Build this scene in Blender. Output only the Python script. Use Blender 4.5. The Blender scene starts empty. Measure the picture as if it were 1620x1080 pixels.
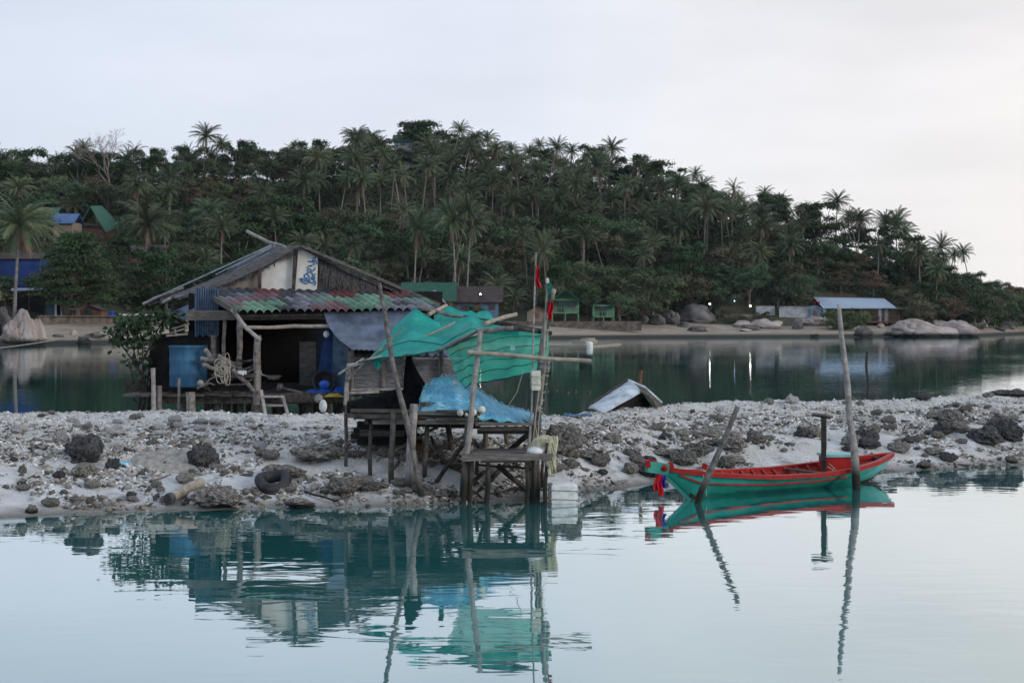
import bpy, math, random
import numpy as np
from mathutils import Vector, Matrix, noise as mnoise
R = math.radians
random.seed(7)
rng = np.random.default_rng(11)
scene = bpy.context.scene
COL = scene.collection

# ------------------------------------------------------------------ camera
F = 2250.0          # focal length in pixels of the 1620 px wide photograph
HZ = 505.0          # row of the horizon
H = 3.2             # eye height above the water
cam_data = bpy.data.cameras.new('camera')
cam_data.lens = 50.0
cam_data.sensor_width = 36.0
cam_data.sensor_fit = 'HORIZONTAL'
cam_data.shift_y = -(540 - HZ) / 1620.0
cam_data.clip_start = 0.1
cam_data.clip_end = 6000
cam_data.dof.use_dof = True
cam_data.dof.focus_distance = 27.0
cam_data.dof.aperture_fstop = 4.5
cam = bpy.data.objects.new('camera', cam_data)
cam.location = (0, 0, H)
cam.rotation_euler = (R(90), 0, 0)
COL.objects.link(cam)
scene.camera = cam

# ------------------------------------------------------------------ sky, sun, exposure
SUN_EL, SUN_AZ = R(16), R(122)      # azimuth clockwise from +Y (the view direction)
world = bpy.data.worlds.new('World')
scene.world = world
world.use_nodes = True
wn, wl = world.node_tree.nodes, world.node_tree.links
wn.clear()
sky = wn.new('ShaderNodeTexSky')
sky.sky_type = 'NISHITA'
sky.sun_disc = False
sky.sun_elevation = SUN_EL
sky.sun_rotation = SUN_AZ
sky.air_density = 1.0
sky.dust_density = 2.5
tc = wn.new('ShaderNodeTexCoord')
sep = wn.new('ShaderNodeSeparateXYZ')
wl.new(tc.outputs['Generated'], sep.inputs[0])
side = wn.new('ShaderNodeMapRange')          # thin cloud: cooler to the left, rosy to the right
side.inputs['From Min'].default_value = -0.40
side.inputs['From Max'].default_value = 0.40
wl.new(sep.outputs['X'], side.inputs['Value'])
cl = wn.new('ShaderNodeValToRGB')
cl.color_ramp.elements[0].color = (7.9, 8.5, 9.9, 1)
cl.color_ramp.elements[1].color = (10.9, 10.3, 10.1, 1)
e = cl.color_ramp.elements.new(.5); e.color = (8.8, 9.3, 10.4, 1)
e = cl.color_ramp.elements.new(.64); e.color = (10.2, 10.2, 10.7, 1)
wl.new(side.outputs[0], cl.inputs['Fac'])
cmap = wn.new('ShaderNodeMapping')
cmap.inputs['Scale'].default_value = (1.6, 1.6, 6.0)
wl.new(tc.outputs['Generated'], cmap.inputs[0])
cn = wn.new('ShaderNodeTexNoise')
cn.inputs['Scale'].default_value = 2.2
cn.inputs['Detail'].default_value = 4
wl.new(cmap.outputs[0], cn.inputs['Vector'])
cr = wn.new('ShaderNodeMapRange')
cr.inputs['From Min'].default_value = 0.3; cr.inputs['From Max'].default_value = 0.7
cr.inputs['To Min'].default_value = 0.72; cr.inputs['To Max'].default_value = 0.92
wl.new(cn.outputs['Fac'], cr.inputs['Value'])
mx = wn.new('ShaderNodeMix'); mx.data_type = 'RGBA'
wl.new(cr.outputs[0], mx.inputs['Factor'])
wl.new(sky.outputs[0], mx.inputs['A'])
# the dusk sky is bluer overhead and behind the camera
def fade(src, lo, hi):
    f = wn.new('ShaderNodeMapRange'); f.inputs['From Min'].default_value = lo; f.inputs['From Max'].default_value = hi
    wl.new(sep.outputs[src], f.inputs['Value']); return f
fz, fy = fade('Z', .3, .95), fade('Y', .3, -.7)
fm = wn.new('ShaderNodeMath'); fm.operation = 'MAXIMUM'
wl.new(fz.outputs[0], fm.inputs[0]); wl.new(fy.outputs[0], fm.inputs[1])
bl = wn.new('ShaderNodeMix'); bl.data_type = 'RGBA'
bl.inputs['B'].default_value = (7.4, 8.9, 11.0, 1)
wl.new(fm.outputs[0], bl.inputs['Factor']); wl.new(cl.outputs['Color'], bl.inputs['A'])
wl.new(bl.outputs['Result'], mx.inputs['B'])
bg = wn.new('ShaderNodeBackground')
bg.inputs['Strength'].default_value = 0.1
wl.new(mx.outputs['Result'], bg.inputs['Color'])
wo = wn.new('ShaderNodeOutputWorld')
wl.new(bg.outputs[0], wo.inputs['Surface'])

sd = bpy.data.lights.new('sun', 'SUN')
sd.energy = 1.3
sd.angle = R(14)
sd.color = (1.0, 0.96, 0.92)
sun = bpy.data.objects.new('sun', sd)
sdir = Vector((math.sin(SUN_AZ) * math.cos(SUN_EL), math.cos(SUN_AZ) * math.cos(SUN_EL), math.sin(SUN_EL)))
sun.rotation_euler = sdir.to_track_quat('Z', 'Y').to_euler()
sun.location = (40, -30, 40)
COL.objects.link(sun)
scene.view_settings.view_transform = 'Standard'
scene.view_settings.look = 'None'
scene.view_settings.exposure = 0.0
scene.view_settings.gamma = 1.0
scene.cycles.max_bounces = 8
scene.cycles.transparent_max_bounces = 16
scene.cycles.caustics_reflective = False
scene.cycles.caustics_refractive = False
scene.cycles.sample_clamp_indirect = 4.0

# ------------------------------------------------------------------ helpers
def P(px, py, Y):
    return Vector(((px - 810.0) / F * Y, Y, H - (py - HZ) / F * Y))

def interp(x, pts):
    return float(np.interp(x, [p[0] for p in pts], [p[1] for p in pts]))

def nz(x, y, z=0.0):
    return mnoise.noise((x, y, z))

def fbm(x, y, z=0.0, o=4):
    return mnoise.fractal((x, y, z), 1.0, 2.0, o)

MATS = {}
def mat(name, c1, c2=None, scale=6.0, rough=0.8, bump=0.0, stretch=(1, 1, 1), detail=5, vcol=False, spec=0.3,
        lo=0.35, hi=0.65, wet=None, bscale=None, coords='Object', metallic=0.0, rand=0.0, transl=None, transp=0.0, c3=None):
    """Noise-mixed Principled material. vcol multiplies by the mesh's own colour attribute, wet = height below which the
    surface is water-stained, rand = per-object brightness spread."""
    m = bpy.data.materials.new(name)
    m.use_nodes = True
    n, l = m.node_tree.nodes, m.node_tree.links
    b = n['Principled BSDF']
    b.inputs['Roughness'].default_value = rough
    b.inputs['Specular IOR Level'].default_value = spec
    b.inputs['Metallic'].default_value = metallic
    t = n.new('ShaderNodeTexCoord')
    mp = n.new('ShaderNodeMapping')
    mp.inputs['Scale'].default_value = stretch
    l.new(t.outputs[coords], mp.inputs[0])
    nt = n.new('ShaderNodeTexNoise')
    nt.inputs['Scale'].default_value = scale
    nt.inputs['Detail'].default_value = detail
    nt.inputs['Roughness'].default_value = 0.62
    l.new(mp.outputs[0], nt.inputs['Vector'])
    rp = n.new('ShaderNodeValToRGB')
    rp.color_ramp.elements[0].position = lo
    rp.color_ramp.elements[1].position = hi
    rp.color_ramp.elements[0].color = (*c1, 1)
    rp.color_ramp.elements[1].color = (*(c2 or c1), 1)
    if c3:
        e = rp.color_ramp.elements.new((lo + hi) / 2); e.color = (*c3, 1)
    l.new(nt.outputs['Fac'], rp.inputs['Fac'])
    out = rp.outputs['Color']
    if vcol:
        a = n.new('ShaderNodeAttribute'); a.attribute_name = 'Col'
        mm = n.new('ShaderNodeMix'); mm.data_type = 'RGBA'; mm.blend_type = 'MULTIPLY'
        mm.inputs['Factor'].default_value = 1
        l.new(out, mm.inputs['A']); l.new(a.outputs['Color'], mm.inputs['B'])
        out = mm.outputs['Result']
    if rand:
        oi = n.new('ShaderNodeObjectInfo')
        hs = n.new('ShaderNodeHueSaturation')
        mr = n.new('ShaderNodeMapRange')
        mr.inputs['To Min'].default_value = 1 - rand; mr.inputs['To Max'].default_value = 1 + rand
        l.new(oi.outputs['Random'], mr.inputs['Value'])
        l.new(mr.outputs[0], hs.inputs['Value'])
        mt = n.new('ShaderNodeMath'); mt.operation = 'MULTIPLY'; mt.inputs[1].default_value = 7.31
        l.new(oi.outputs['Random'], mt.inputs[0])
        fr = n.new('ShaderNodeMath'); fr.operation = 'FRACT'
        l.new(mt.outputs[0], fr.inputs[0])
        mh = n.new('ShaderNodeMapRange')
        mh.inputs['To Min'].default_value = 0.5 - 0.07 * min(1, rand * 2); mh.inputs['To Max'].default_value = 0.5 + 0.035 * min(1, rand * 2)
        l.new(fr.outputs[0], mh.inputs['Value']); l.new(mh.outputs[0], hs.inputs['Hue'])
        l.new(out, hs.inputs['Color'])
        out = hs.outputs['Color']
    if wet is not None:
        g = n.new('ShaderNodeNewGeometry')
        sx = n.new('ShaderNodeSeparateXYZ'); l.new(g.outputs['Position'], sx.inputs[0])
        ad = n.new('ShaderNodeMath'); ad.operation = 'MULTIPLY_ADD'
        l.new(nt.outputs['Fac'], ad.inputs[0]); ad.inputs[1].default_value = -0.5 * wet
        l.new(sx.outputs['Z'], ad.inputs[2])
        wr = n.new('ShaderNodeMapRange')
        wr.inputs['From Min'].default_value = wet * 0.35; wr.inputs['From Max'].default_value = wet
        wr.inputs['To Min'].default_value = 1; wr.inputs['To Max'].default_value = 0
        l.new(ad.outputs[0], wr.inputs['Value'])
        wm = n.new('ShaderNodeMix'); wm.data_type = 'RGBA'
        wm.inputs['B'].default_value = (0.022, 0.022, 0.017, 1)
        l.new(wr.outputs[0], wm.inputs['Factor']); l.new(out, wm.inputs['A'])
        out = wm.outputs['Result']
    l.new(out, b.inputs['Base Color'])
    if bump:
        nb = n.new('ShaderNodeTexNoise')
        nb.inputs['Scale'].default_value = bscale or scale * 3
        nb.inputs['Detail'].default_value = 6
        l.new(mp.outputs[0], nb.inputs['Vector'])
        bp = n.new('ShaderNodeBump')
        bp.inputs['Strength'].default_value = 0.8
        bp.inputs['Distance'].default_value = bump
        l.new(nb.outputs['Fac'], bp.inputs['Height'])
        l.new(bp.outputs['Normal'], b.inputs['Normal'])
    surf = b.outputs[0]
    o = n['Material Output']
    if transl:
        tr = n.new('ShaderNodeBsdfTranslucent')
        l.new(out, tr.inputs['Color'])
        ms = n.new('ShaderNodeMixShader'); ms.inputs[0].default_value = transl
        l.new(surf, ms.inputs[1]); l.new(tr.outputs[0], ms.inputs[2]); surf = ms.outputs[0]
    if transp:
        tr = n.new('ShaderNodeBsdfTransparent')
        ms = n.new('ShaderNodeMixShader'); ms.inputs[0].default_value = transp
        l.new(surf, ms.inputs[1]); l.new(tr.outputs[0], ms.inputs[2]); surf = ms.outputs[0]
    l.new(surf, o.inputs['Surface'])
    MATS[name] = m
    return m

def emat(name, c, s):
    m = bpy.data.materials.new(name); m.use_nodes = True
    n, l = m.node_tree.nodes, m.node_tree.links
    n.remove(n['Principled BSDF'])
    e = n.new('ShaderNodeEmission'); e.inputs['Color'].default_value = (*c, 1); e.inputs['Strength'].default_value = s
    l.new(e.outputs[0], n['Material Output'].inputs['Surface'])
    return m

WO = {}            # world origin of every object built
def tag(o, label=None, cat=None, group=None, kind=None):
    if label: o['label'] = label
    if cat: o['category'] = cat
    if group: o['group'] = group
    if kind: o['kind'] = kind
    return o

def thing(name, label, cat, loc, group=None):
    o = bpy.data.objects.new(name, None)
    o.empty_display_size = 0.2
    COL.objects.link(o)
    o.location = loc
    WO[o.name] = Vector(loc)
    return tag(o, label, cat, group)

def link_mesh(name, me, parent=None, origin=None):
    o = bpy.data.objects.new(name, me)
    COL.objects.link(o)
    if parent is not None:
        o.parent = parent
        WO[o.name] = WO[parent.name]
    else:
        o.location = origin if origin is not None else (0, 0, 0)
        WO[o.name] = Vector(origin if origin is not None else (0, 0, 0))
    return o

VCOL = {'grey_plank': (.6, .57, .55), 'boat_green_paint': (1, 1, 1), 'roof_tile': (.1, .1, .1)}
class MB:
    """Collects geometry given in world coordinates; build() links it as ONE mesh object."""
    def __init__(s):
        s.v, s.f, s.c = [], [], []
    def add(s, vs, fs, col=None):
        o = len(s.v)
        s.v += [tuple(p) for p in vs]
        s.f += [tuple(i + o for i in f) for f in fs]
        s.c += [col] * len(fs)
    def hexa(s, a, col=None):       # 8 corners: 4 bottom, 4 top
        s.add(a, [(3, 2, 1, 0), (4, 5, 6, 7), (0, 1, 5, 4), (1, 2, 6, 5), (2, 3, 7, 6), (3, 0, 4, 7)], col)
    def box(s, c, d, rz=0.0, col=None, tilt=None):
        c = Vector(c); x, y, z = d[0] / 2, d[1] / 2, d[2] / 2
        m = Matrix.Rotation(rz, 3, 'Z')
        if tilt is not None: m = m @ Matrix.Rotation(tilt[0], 3, 'X') @ Matrix.Rotation(tilt[1], 3, 'Y')
        pts = [(-x, -y, -z), (x, -y, -z), (x, y, -z), (-x, y, -z), (-x, -y, z), (x, -y, z), (x, y, z), (-x, y, z)]
        s.hexa([c + m @ Vector(p) for p in pts], col)
    def beam(s, p, q, w, h, col=None, up=(0, 0, 1)):
        p, q = Vector(p), Vector(q)
        d = (q - p).normalized()
        u = Vector(up)
        if abs(d.dot(u)) > 0.95: u = Vector((0, 1, 0))
        a = d.cross(u).normalized() * w / 2
        b = a.cross(d).normalized() * h / 2
        s.hexa([p - a - b, q - a - b, q + a - b, p + a - b, p - a + b, q - a + b, q + a + b, p + a + b], col)
    def slab(s, a, b, c, d, th, col=None):      # quad a,b,c,d thickened downward along its normal
        a, b, c, d = map(Vector, (a, b, c, d))
        nrm = (b - a).cross(d - a).normalized()
        if nrm.z < 0: nrm = -nrm
        o = nrm * th
        s.hexa([a - o, b - o, c - o, d - o, a, b, c, d], col)
    def tube(s, pts, rad, n=8, col=None, cap=True, wob=0.0):
        pts = [Vector(p) for p in pts]
        if not hasattr(rad, '__len__'): rad = [rad] * len(pts)
        vs, fs = [], []
        t0 = (pts[1] - pts[0]).normalized()
        u = t0.orthogonal().normalized()
        for i, p in enumerate(pts):
            t = (pts[min(i + 1, len(pts) - 1)] - pts[max(i - 1, 0)]).normalized()
            u = (u - t * u.dot(t))
            u = u.normalized() if u.length > 1e-6 else t.orthogonal().normalized()
            w = t.cross(u)
            for k in range(n):
                a = 2 * math.pi * k / n
                r = rad[i] * (1 + (random.uniform(-wob, wob) if wob else 0))
                vs.append(p + (u * math.cos(a) + w * math.sin(a)) * r)
        for i in range(len(pts) - 1):
            for k in range(n):
                k2 = (k + 1) % n
                fs.append((i * n + k, i * n + k2, (i + 1) * n + k2, (i + 1) * n + k))
        if cap:
            fs.append(tuple(range(n - 1, -1, -1)))
            fs.append(tuple((len(pts) - 1) * n + k for k in range(n)))
        s.add(vs, fs, col)
    def pole(s, p, q, r0, r1=None, bend=0.03, seg=7, n=8, col=None):
        """A crooked stick from p to q with knots."""
        p, q = Vector(p), Vector(q); L = (q - p).length
        r1 = r0 if r1 is None else r1
        d = (q - p).normalized(); a = d.orthogonal().normalized(); b = d.cross(a)
        sd = random.uniform(0, 100)
        pts, rs = [], []
        for i in range(seg + 1):
            t = i / seg
            k = bend * L * math.sin(math.pi * t)
            pts.append(p.lerp(q, t) + a * k * nz(sd, t * 2.3) * 1.6 + b * k * nz(sd + 9, t * 2.3) * 1.6)
            rs.append((r0 + (r1 - r0) * t) * (1 + 0.16 * nz(sd, t * 9, 3)))
        s.tube(pts, rs, n, col, wob=0.05)
    def grid(s, g, col=None, close=False):   # g[i][j] points
        n, m = len(g), len(g[0])
        vs = [p for row in g for p in row]
        fs = [(i * m + j, i * m + j + 1, (i + 1) * m + j + 1, (i + 1) * m + j) for i in range(n - 1) for j in range(m - 1)]
        if close:
            fs += [(i * m + m - 1, i * m, (i + 1) * m, (i + 1) * m + m - 1) for i in range(n - 1)]
        s.add(vs, fs, col)
    def lathe(s, c, prof, n=24, col=None, axis=None):
        c = Vector(c)
        q = Vector((0, 0, 1)).rotation_difference(Vector(axis)).to_matrix() if axis else Matrix.Identity(3)
        g = [[c + q @ Vector((r * math.cos(2 * math.pi * k / n), r * math.sin(2 * math.pi * k / n), z)) for k in range(n)] for r, z in prof]
        s.grid(g, col, close=True)
    def build(s, name, m=None, parent=None, origin=None, smooth=False):
        o0 = WO[parent.name] if parent is not None else Vector(origin or (0, 0, 0))
        me = bpy.data.meshes.new(name)
        me.from_pydata([(p[0] - o0.x, p[1] - o0.y, p[2] - o0.z) for p in s.v], [], s.f)
        if any(c is not None for c in s.c) or (m and m.name in VCOL):
            dc = VCOL.get(m.name, (1, 1, 1)) if m else (1, 1, 1)
            at = me.color_attributes.new('Col', 'FLOAT_COLOR', 'CORNER')
            data = []
            for f, c in zip(s.f, s.c):
                data += list((*(c or dc), 1)) * len(f)
            at.data.foreach_set('color', data)
        if m: me.materials.append(m)
        if smooth: me.polygons.foreach_set('use_smooth', [True] * len(me.polygons))
        me.update()
        return link_mesh(name, me, parent, origin)

def arr_mesh(name, verts, quads, mtl, cols=None, smooth=False):
    """Fast mesh from numpy arrays (n,3) and (m,k)."""
    me = bpy.data.meshes.new(name)
    k = quads.shape[1]
    me.vertices.add(len(verts)); me.vertices.foreach_set('co', np.asarray(verts, np.float32).ravel())
    me.loops.add(quads.size); me.loops.foreach_set('vertex_index', quads.astype(np.int32).ravel())
    me.polygons.add(len(quads))
    me.polygons.foreach_set('loop_start', np.arange(0, quads.size, k, dtype=np.int32))
    me.update(calc_edges=True)
    if cols is not None:
        at = me.color_attributes.new('Col', 'FLOAT_COLOR', 'POINT')
        c4 = np.ones((len(verts), 4), np.float32); c4[:, :3] = cols
        at.data.foreach_set('color', c4.ravel())
    if smooth: me.polygons.foreach_set('use_smooth', np.ones(len(quads), bool))
    if mtl: me.materials.append(mtl)
    me.validate()
    return me

def leaf_arrays(cen, nrm, size, aspect=0.55, r=None):
    """Diamond-shaped leaf faces: centres, normals, lengths -> verts, quads."""
    r = r or rng
    n = len(cen)
    nrm = nrm / (np.linalg.norm(nrm, axis=1, keepdims=True) + 1e-9)
    t = r.normal(size=(n, 3))
    t -= nrm * (t * nrm).sum(1, keepdims=True)
    t /= np.linalg.norm(t, axis=1, keepdims=True) + 1e-9
    b = np.cross(nrm, t)
    s = np.asarray(size).reshape(-1, 1)
    v = np.stack([cen - t * s * .5, cen + b * s * aspect * .5 + nrm * s * .06, cen + t * s * .5, cen - b * s * aspect * .5 + nrm * s * .06], 1).reshape(-1, 3)
    q = np.arange(n * 4).reshape(-1, 4)
    return v, q

def copy_tree(o, parent=None):
    c = o.copy(); COL.objects.link(c)
    if parent is not None: c.parent = parent
    for ch in list(o.children): copy_tree(ch, c)
    return c

# ------------------------------------------------------------------ materials
M = {}
M['wood'] = mat('weathered_wood', (0.085, 0.075, 0.068), (0.24, 0.215, 0.195), 9, 0.9, 0.012, rand=.12, wet=.35)
M['pale_wood'] = mat('bleached_wood', (0.17, 0.155, 0.145), (0.36, 0.33, 0.31), 7, 0.9, 0.01, rand=.1, wet=.45)
M['dark_wood'] = mat('dark_wood', (0.02, 0.017, 0.015), (0.085, 0.07, 0.06), 8, 0.9, 0.012)
M['wet_wood'] = mat('stilt_wood', (0.045, 0.04, 0.034), (0.15, 0.13, 0.11), 10, 0.9, 0.01, wet=.5)
M['bamboo'] = mat('bamboo', (0.2, 0.165, 0.13), (0.36, 0.31, 0.25), 8, 0.6, 0.004)
M['plank'] = mat('grey_plank', (0.11, 0.1, 0.095), (0.28, 0.255, 0.235), 4, 0.9, 0.008, vcol=True, stretch=(1, 6, 6))
M['cream'] = mat('cream_panel', (0.5, 0.46, 0.41), (0.68, 0.64, 0.58), 2.5, 0.85, 0.003)
M['tan'] = mat('tan_panel', (0.15, 0.115, 0.085), (0.25, 0.2, 0.16), 4, 0.9)
M['thatch'] = mat('thatch', (0.035, 0.03, 0.03), (0.16, 0.145, 0.135), 16, 0.95, 0.03, stretch=(5, 5, .6))
M['roof_old'] = mat('weathered_sheet_roof', (0.025, 0.025, 0.028), (0.15, 0.15, 0.16), 7, 0.85, 0.03, c3=(0.06, 0.058, 0.062), detail=8)
M['strip_metal'] = mat('ridge_strip', (0.16, 0.18, 0.2), (0.3, 0.33, 0.38), 6, 0.5)
M['tile'] = mat('roof_tile', (0.6, 0.6, 0.6), (1, 1, 1), 6, 0.7, 0.006, vcol=True)
M['awning'] = mat('zinc_sheet', (0.05, 0.062, 0.09), (0.135, 0.16, 0.215), 2.2, 0.6, 0.004, c3=(0.088, 0.107, 0.15))
M['blue_sheet'] = mat('blue_sheet', (0.035, 0.065, 0.115), (0.1, 0.15, 0.21), 5, 0.7)
M['black'] = mat('dark_interior', (0.008, 0.008, 0.009), (0.02, 0.018, 0.018), 5, 0.95)  # near-black; also stands in for shade inside the hut and the wreck
M['slat'] = mat('grey_slats', (0.13, 0.125, 0.13), (0.3, 0.29, 0.3), 5, 0.9, vcol=False, stretch=(1, 1, 4))
M['barrel'] = mat('blue_plastic', (0.02, 0.075, 0.15), (0.045, 0.14, 0.24), 2, 0.6, stretch=(3, 3, .5))
M['blue_tarp'] = mat('blue_tarp', (0.01, 0.05, 0.32), (0.03, 0.12, 0.5), 3, 0.45)
M['blue_net_hang'] = mat('blue_netting', (0.006, 0.015, 0.06), (0.03, 0.08, 0.24), 12, 0.85, stretch=(6, 6, .5))
M['yellow'] = mat('yellow_cloth', (0.28, 0.22, 0.04), (0.42, 0.34, 0.07), 6, 0.9)
M['white'] = mat('white_plastic', (0.55, 0.55, 0.54), (0.72, 0.72, 0.7), 8, 0.6)
M['foam'] = mat('foam', (0.4, 0.39, 0.33), (0.68, 0.67, 0.6), 7, 0.9, 0.01)
M['rope'] = mat('rope', (0.28, 0.25, 0.2), (0.46, 0.42, 0.35), 30, 0.95)
M['green_net'] = mat('green_net', (0.01, 0.3, 0.25), (0.03, 0.45, 0.38), 2.5, 0.75, transl=0.35, transp=0.08)
M['green_drape'] = mat('green_net_single', (0.06, 0.56, 0.41), (0.1, 0.7, 0.53), 60, 0.75, transl=0.45, transp=0.22)
M['green_seam'] = mat('green_seam', (0.005, 0.055, 0.045), (0.008, 0.09, 0.07), 8, 0.8)
M['black_net'] = mat('black_net', (0.002, 0.002, 0.003), (0.009, 0.009, 0.011), 9, 0.95, spec=.05)
M['cyan_net'] = mat('cyan_net', (0.08, 0.4, 0.62), (0.5, 0.82, 0.93), 5, 0.85, 0.04, c3=(0.2, 0.62, 0.83), transl=.1)
M['cyan_strand'] = mat('cyan_strand', (0.35, 0.68, 0.85), (0.62, 0.85, 0.94), 5, 0.7, transl=.3)
M['flag'] = mat('red_flag', (0.6, 0.01, 0.03), (0.72, 0.025, 0.05), 5, 0.7, transl=.3)
M['boat_green'] = mat('boat_green_paint', (0.02, 0.3, 0.235), (0.05, 0.41, 0.33), 3.5, 0.42, spec=.5, c3=(0.03, 0.35, 0.28), vcol=True, bump=.003)
M['boat_red'] = mat('boat_red_paint', (0.22, 0.005, 0.005), (0.35, 0.012, 0.01), 5, 0.5, spec=.22)
M['boat_inner'] = mat('boat_inner_paint', (0.18, 0.01, 0.009), (0.32, 0.03, 0.025), 6, 0.65, spec=.2)
M['boat_dark'] = mat('boat_tar', (0.02, 0.018, 0.016), (0.06, 0.05, 0.04), 9, 0.8)
M['lid'] = mat('lid_paint', (0.13, 0.37, 0.38), (0.25, 0.5, 0.5), 5, 0.5)
M['ribbon_blue'] = mat('blue_ribbon', (0.01, 0.03, 0.42), None, 5, 0.6)
M['ribbon_red'] = mat('red_ribbon', (0.62, 0.01, 0.02), None, 5, 0.6)
M['rock'] = mat('reef_rock', (0.06, 0.056, 0.05), (0.36, 0.34, 0.305), 6, 0.95, 0.06, rand=.35, c3=(0.165, 0.155, 0.135), wet=.1)
M['rock_dark'] = mat('black_rock', (0.012, 0.013, 0.016), (0.12, 0.118, 0.12), 6, 0.9, 0.05, rand=.2)
M['rock_pale'] = mat('coral_block', (0.24, 0.235, 0.225), (0.5, 0.49, 0.47), 6, 0.95, 0.04, rand=.2)
M['boulder'] = mat('granite', (0.2, 0.165, 0.145), (0.42, 0.37, 0.345), .45, 0.95, 0.08, bscale=1.5, rand=.12, c3=(0.32, 0.27, 0.25), wet=.7, stretch=(1, 1, .5))
M['boulder_dark'] = mat('dark_granite', (0.04, 0.038, 0.038), (0.15, 0.14, 0.135), .5, 0.95, 0.08, bscale=1.5, rand=.15, wet=.7)
M['rubber'] = mat('rubber', (0.012, 0.012, 0.014), (0.035, 0.035, 0.04), 8, 0.6)
M['wreck'] = mat('flaking_hull', (0.22, 0.27, 0.33), (0.56, 0.6, 0.64), 3, 0.8, 0.006, c3=(0.42, 0.47, 0.52), detail=8)
M['rust'] = mat('rusty_metal', (0.08, 0.04, 0.022), (0.18, 0.085, 0.045), 12, 0.9)
M['leaf'] = mat('leaf_mixed', (0.03, 0.063, 0.03), (0.082, 0.12, 0.055), .35, 0.65, rand=.45, transl=.18, spec=.25)
M['leaf_dark'] = mat('leaf_dark', (0.014, 0.038, 0.012), (0.042, 0.085, 0.024), .5, 0.6, rand=.15, transl=.18, spec=.25)
M['leaf_dry'] = mat('leaf_dry', (0.075, 0.058, 0.036), (0.15, 0.115, 0.065), .4, 0.8, rand=.3, transl=.15, spec=.15)
M['leaf_bright'] = mat('leaf_bright', (0.05, 0.085, 0.03), (0.1, 0.135, 0.06), .6, 0.65, rand=.1, transl=.18, spec=.2)
M['leaf_olive'] = mat('leaf_olive', (0.056, 0.064, 0.034), (0.125, 0.122, 0.064), .4, 0.7, rand=.35, transl=.15, spec=.2)
M['leaf_near'] = mat('leaf_near', (0.01, 0.026, 0.01), (0.035, 0.07, 0.026), 3, 0.6, transl=.15)
M['frond'] = mat('palm_frond', (0.04, 0.073, 0.038), (0.122, 0.148, 0.074), .5, 0.55, rand=.35, transl=.15, spec=.25)
M['frond_dead'] = mat('dead_frond', (0.11, 0.075, 0.05), (0.2, 0.15, 0.1), 1, 0.9, rand=.2)
M['trunk'] = mat('tree_trunk', (0.09, 0.075, 0.06), (0.2, 0.17, 0.14), 3, 0.95, rand=.2)
M['palm_trunk'] = mat('palm_trunk', (0.12, 0.105, 0.09), (0.26, 0.23, 0.2), 2, 0.95, rand=.25, stretch=(1, 1, 5))
M['twig'] = mat('bare_twig', (0.12, 0.1, 0.09), (0.24, 0.2, 0.18), 2, 0.95, rand=.15)
M['under'] = mat('undergrowth_leaf', (0.018, 0.04, 0.02), (0.075, 0.09, 0.044), .12, 0.8, transl=.12, c3=(0.038, 0.064, 0.03), spec=.2)
M['hill'] = mat('hill_soil', (0.03, 0.035, 0.018), (0.075, 0.062, 0.04), .2, 0.95)
M['sand'] = mat('beach_sand', (0.2, 0.165, 0.13), (0.32, 0.265, 0.215), .25, 0.95, wet=.55)
M['stone_wall'] = mat('stone_wall', (0.06, 0.05, 0.042), (0.16, 0.13, 0.11), 1.2, 0.95, .03)
M['lime'] = mat('lime_paint', (0.09, 0.19, 0.115), (0.14, 0.27, 0.16), 1, 0.8)
M['green_roof'] = mat('green_sheet_roof', (0.014, 0.06, 0.042), (0.025, 0.1, 0.068), .8, 0.6, stretch=(4, 4, .5))
M['brown_roof'] = mat('brown_roof', (0.035, 0.026, 0.026), (0.07, 0.052, 0.05), 1, 0.85)
M['blue_roof'] = mat('blue_roof', (0.035, 0.08, 0.19), (0.06, 0.12, 0.26), .8, 0.6)
M['grey_roof'] = mat('grey_blue_roof', (0.17, 0.2, 0.27), (0.27, 0.31, 0.39), .8, 0.6)
M['pav_roof'] = mat('pale_blue_sheet', (0.3, 0.38, 0.48), (0.43, 0.51, 0.61), 1.2, 0.55, stretch=(5, 1, 1))
M['blue_wall'] = mat('blue_wall', (0.07, 0.13, 0.19), (0.1, 0.18, 0.26), .8, 0.8)
M['strong_blue'] = mat('strong_blue_wall', (0.01, 0.03, 0.14), (0.02, 0.05, 0.2), .8, 0.8)
M['white_wall'] = mat('white_wall', (0.2, 0.215, 0.235), (0.42, 0.43, 0.44), .8, 0.85)
M['glass_dark'] = mat('dark_glass', (0.012, 0.014, 0.018), (0.02, 0.024, 0.03), 1, 0.2, spec=.5)
M['timber'] = mat('red_timber', (0.1, 0.05, 0.035), (0.2, 0.1, 0.07), 1.5, 0.85)
M['orange'] = mat('orange_panel', (0.42, 0.16, 0.04), (0.5, 0.2, 0.06), 1, 0.8)
M['lamp_white'] = emat('lamp_glow', (1.0, 0.93, 0.85), 30)
M['lamp_blue'] = emat('lamp_glow_blue', (0.55, 0.7, 1.0), 9)
M['paint_blue'] = mat('blue_paint', (0.01, 0.1, 0.26), (0.03, 0.18, 0.38), 20, 0.7)

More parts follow.
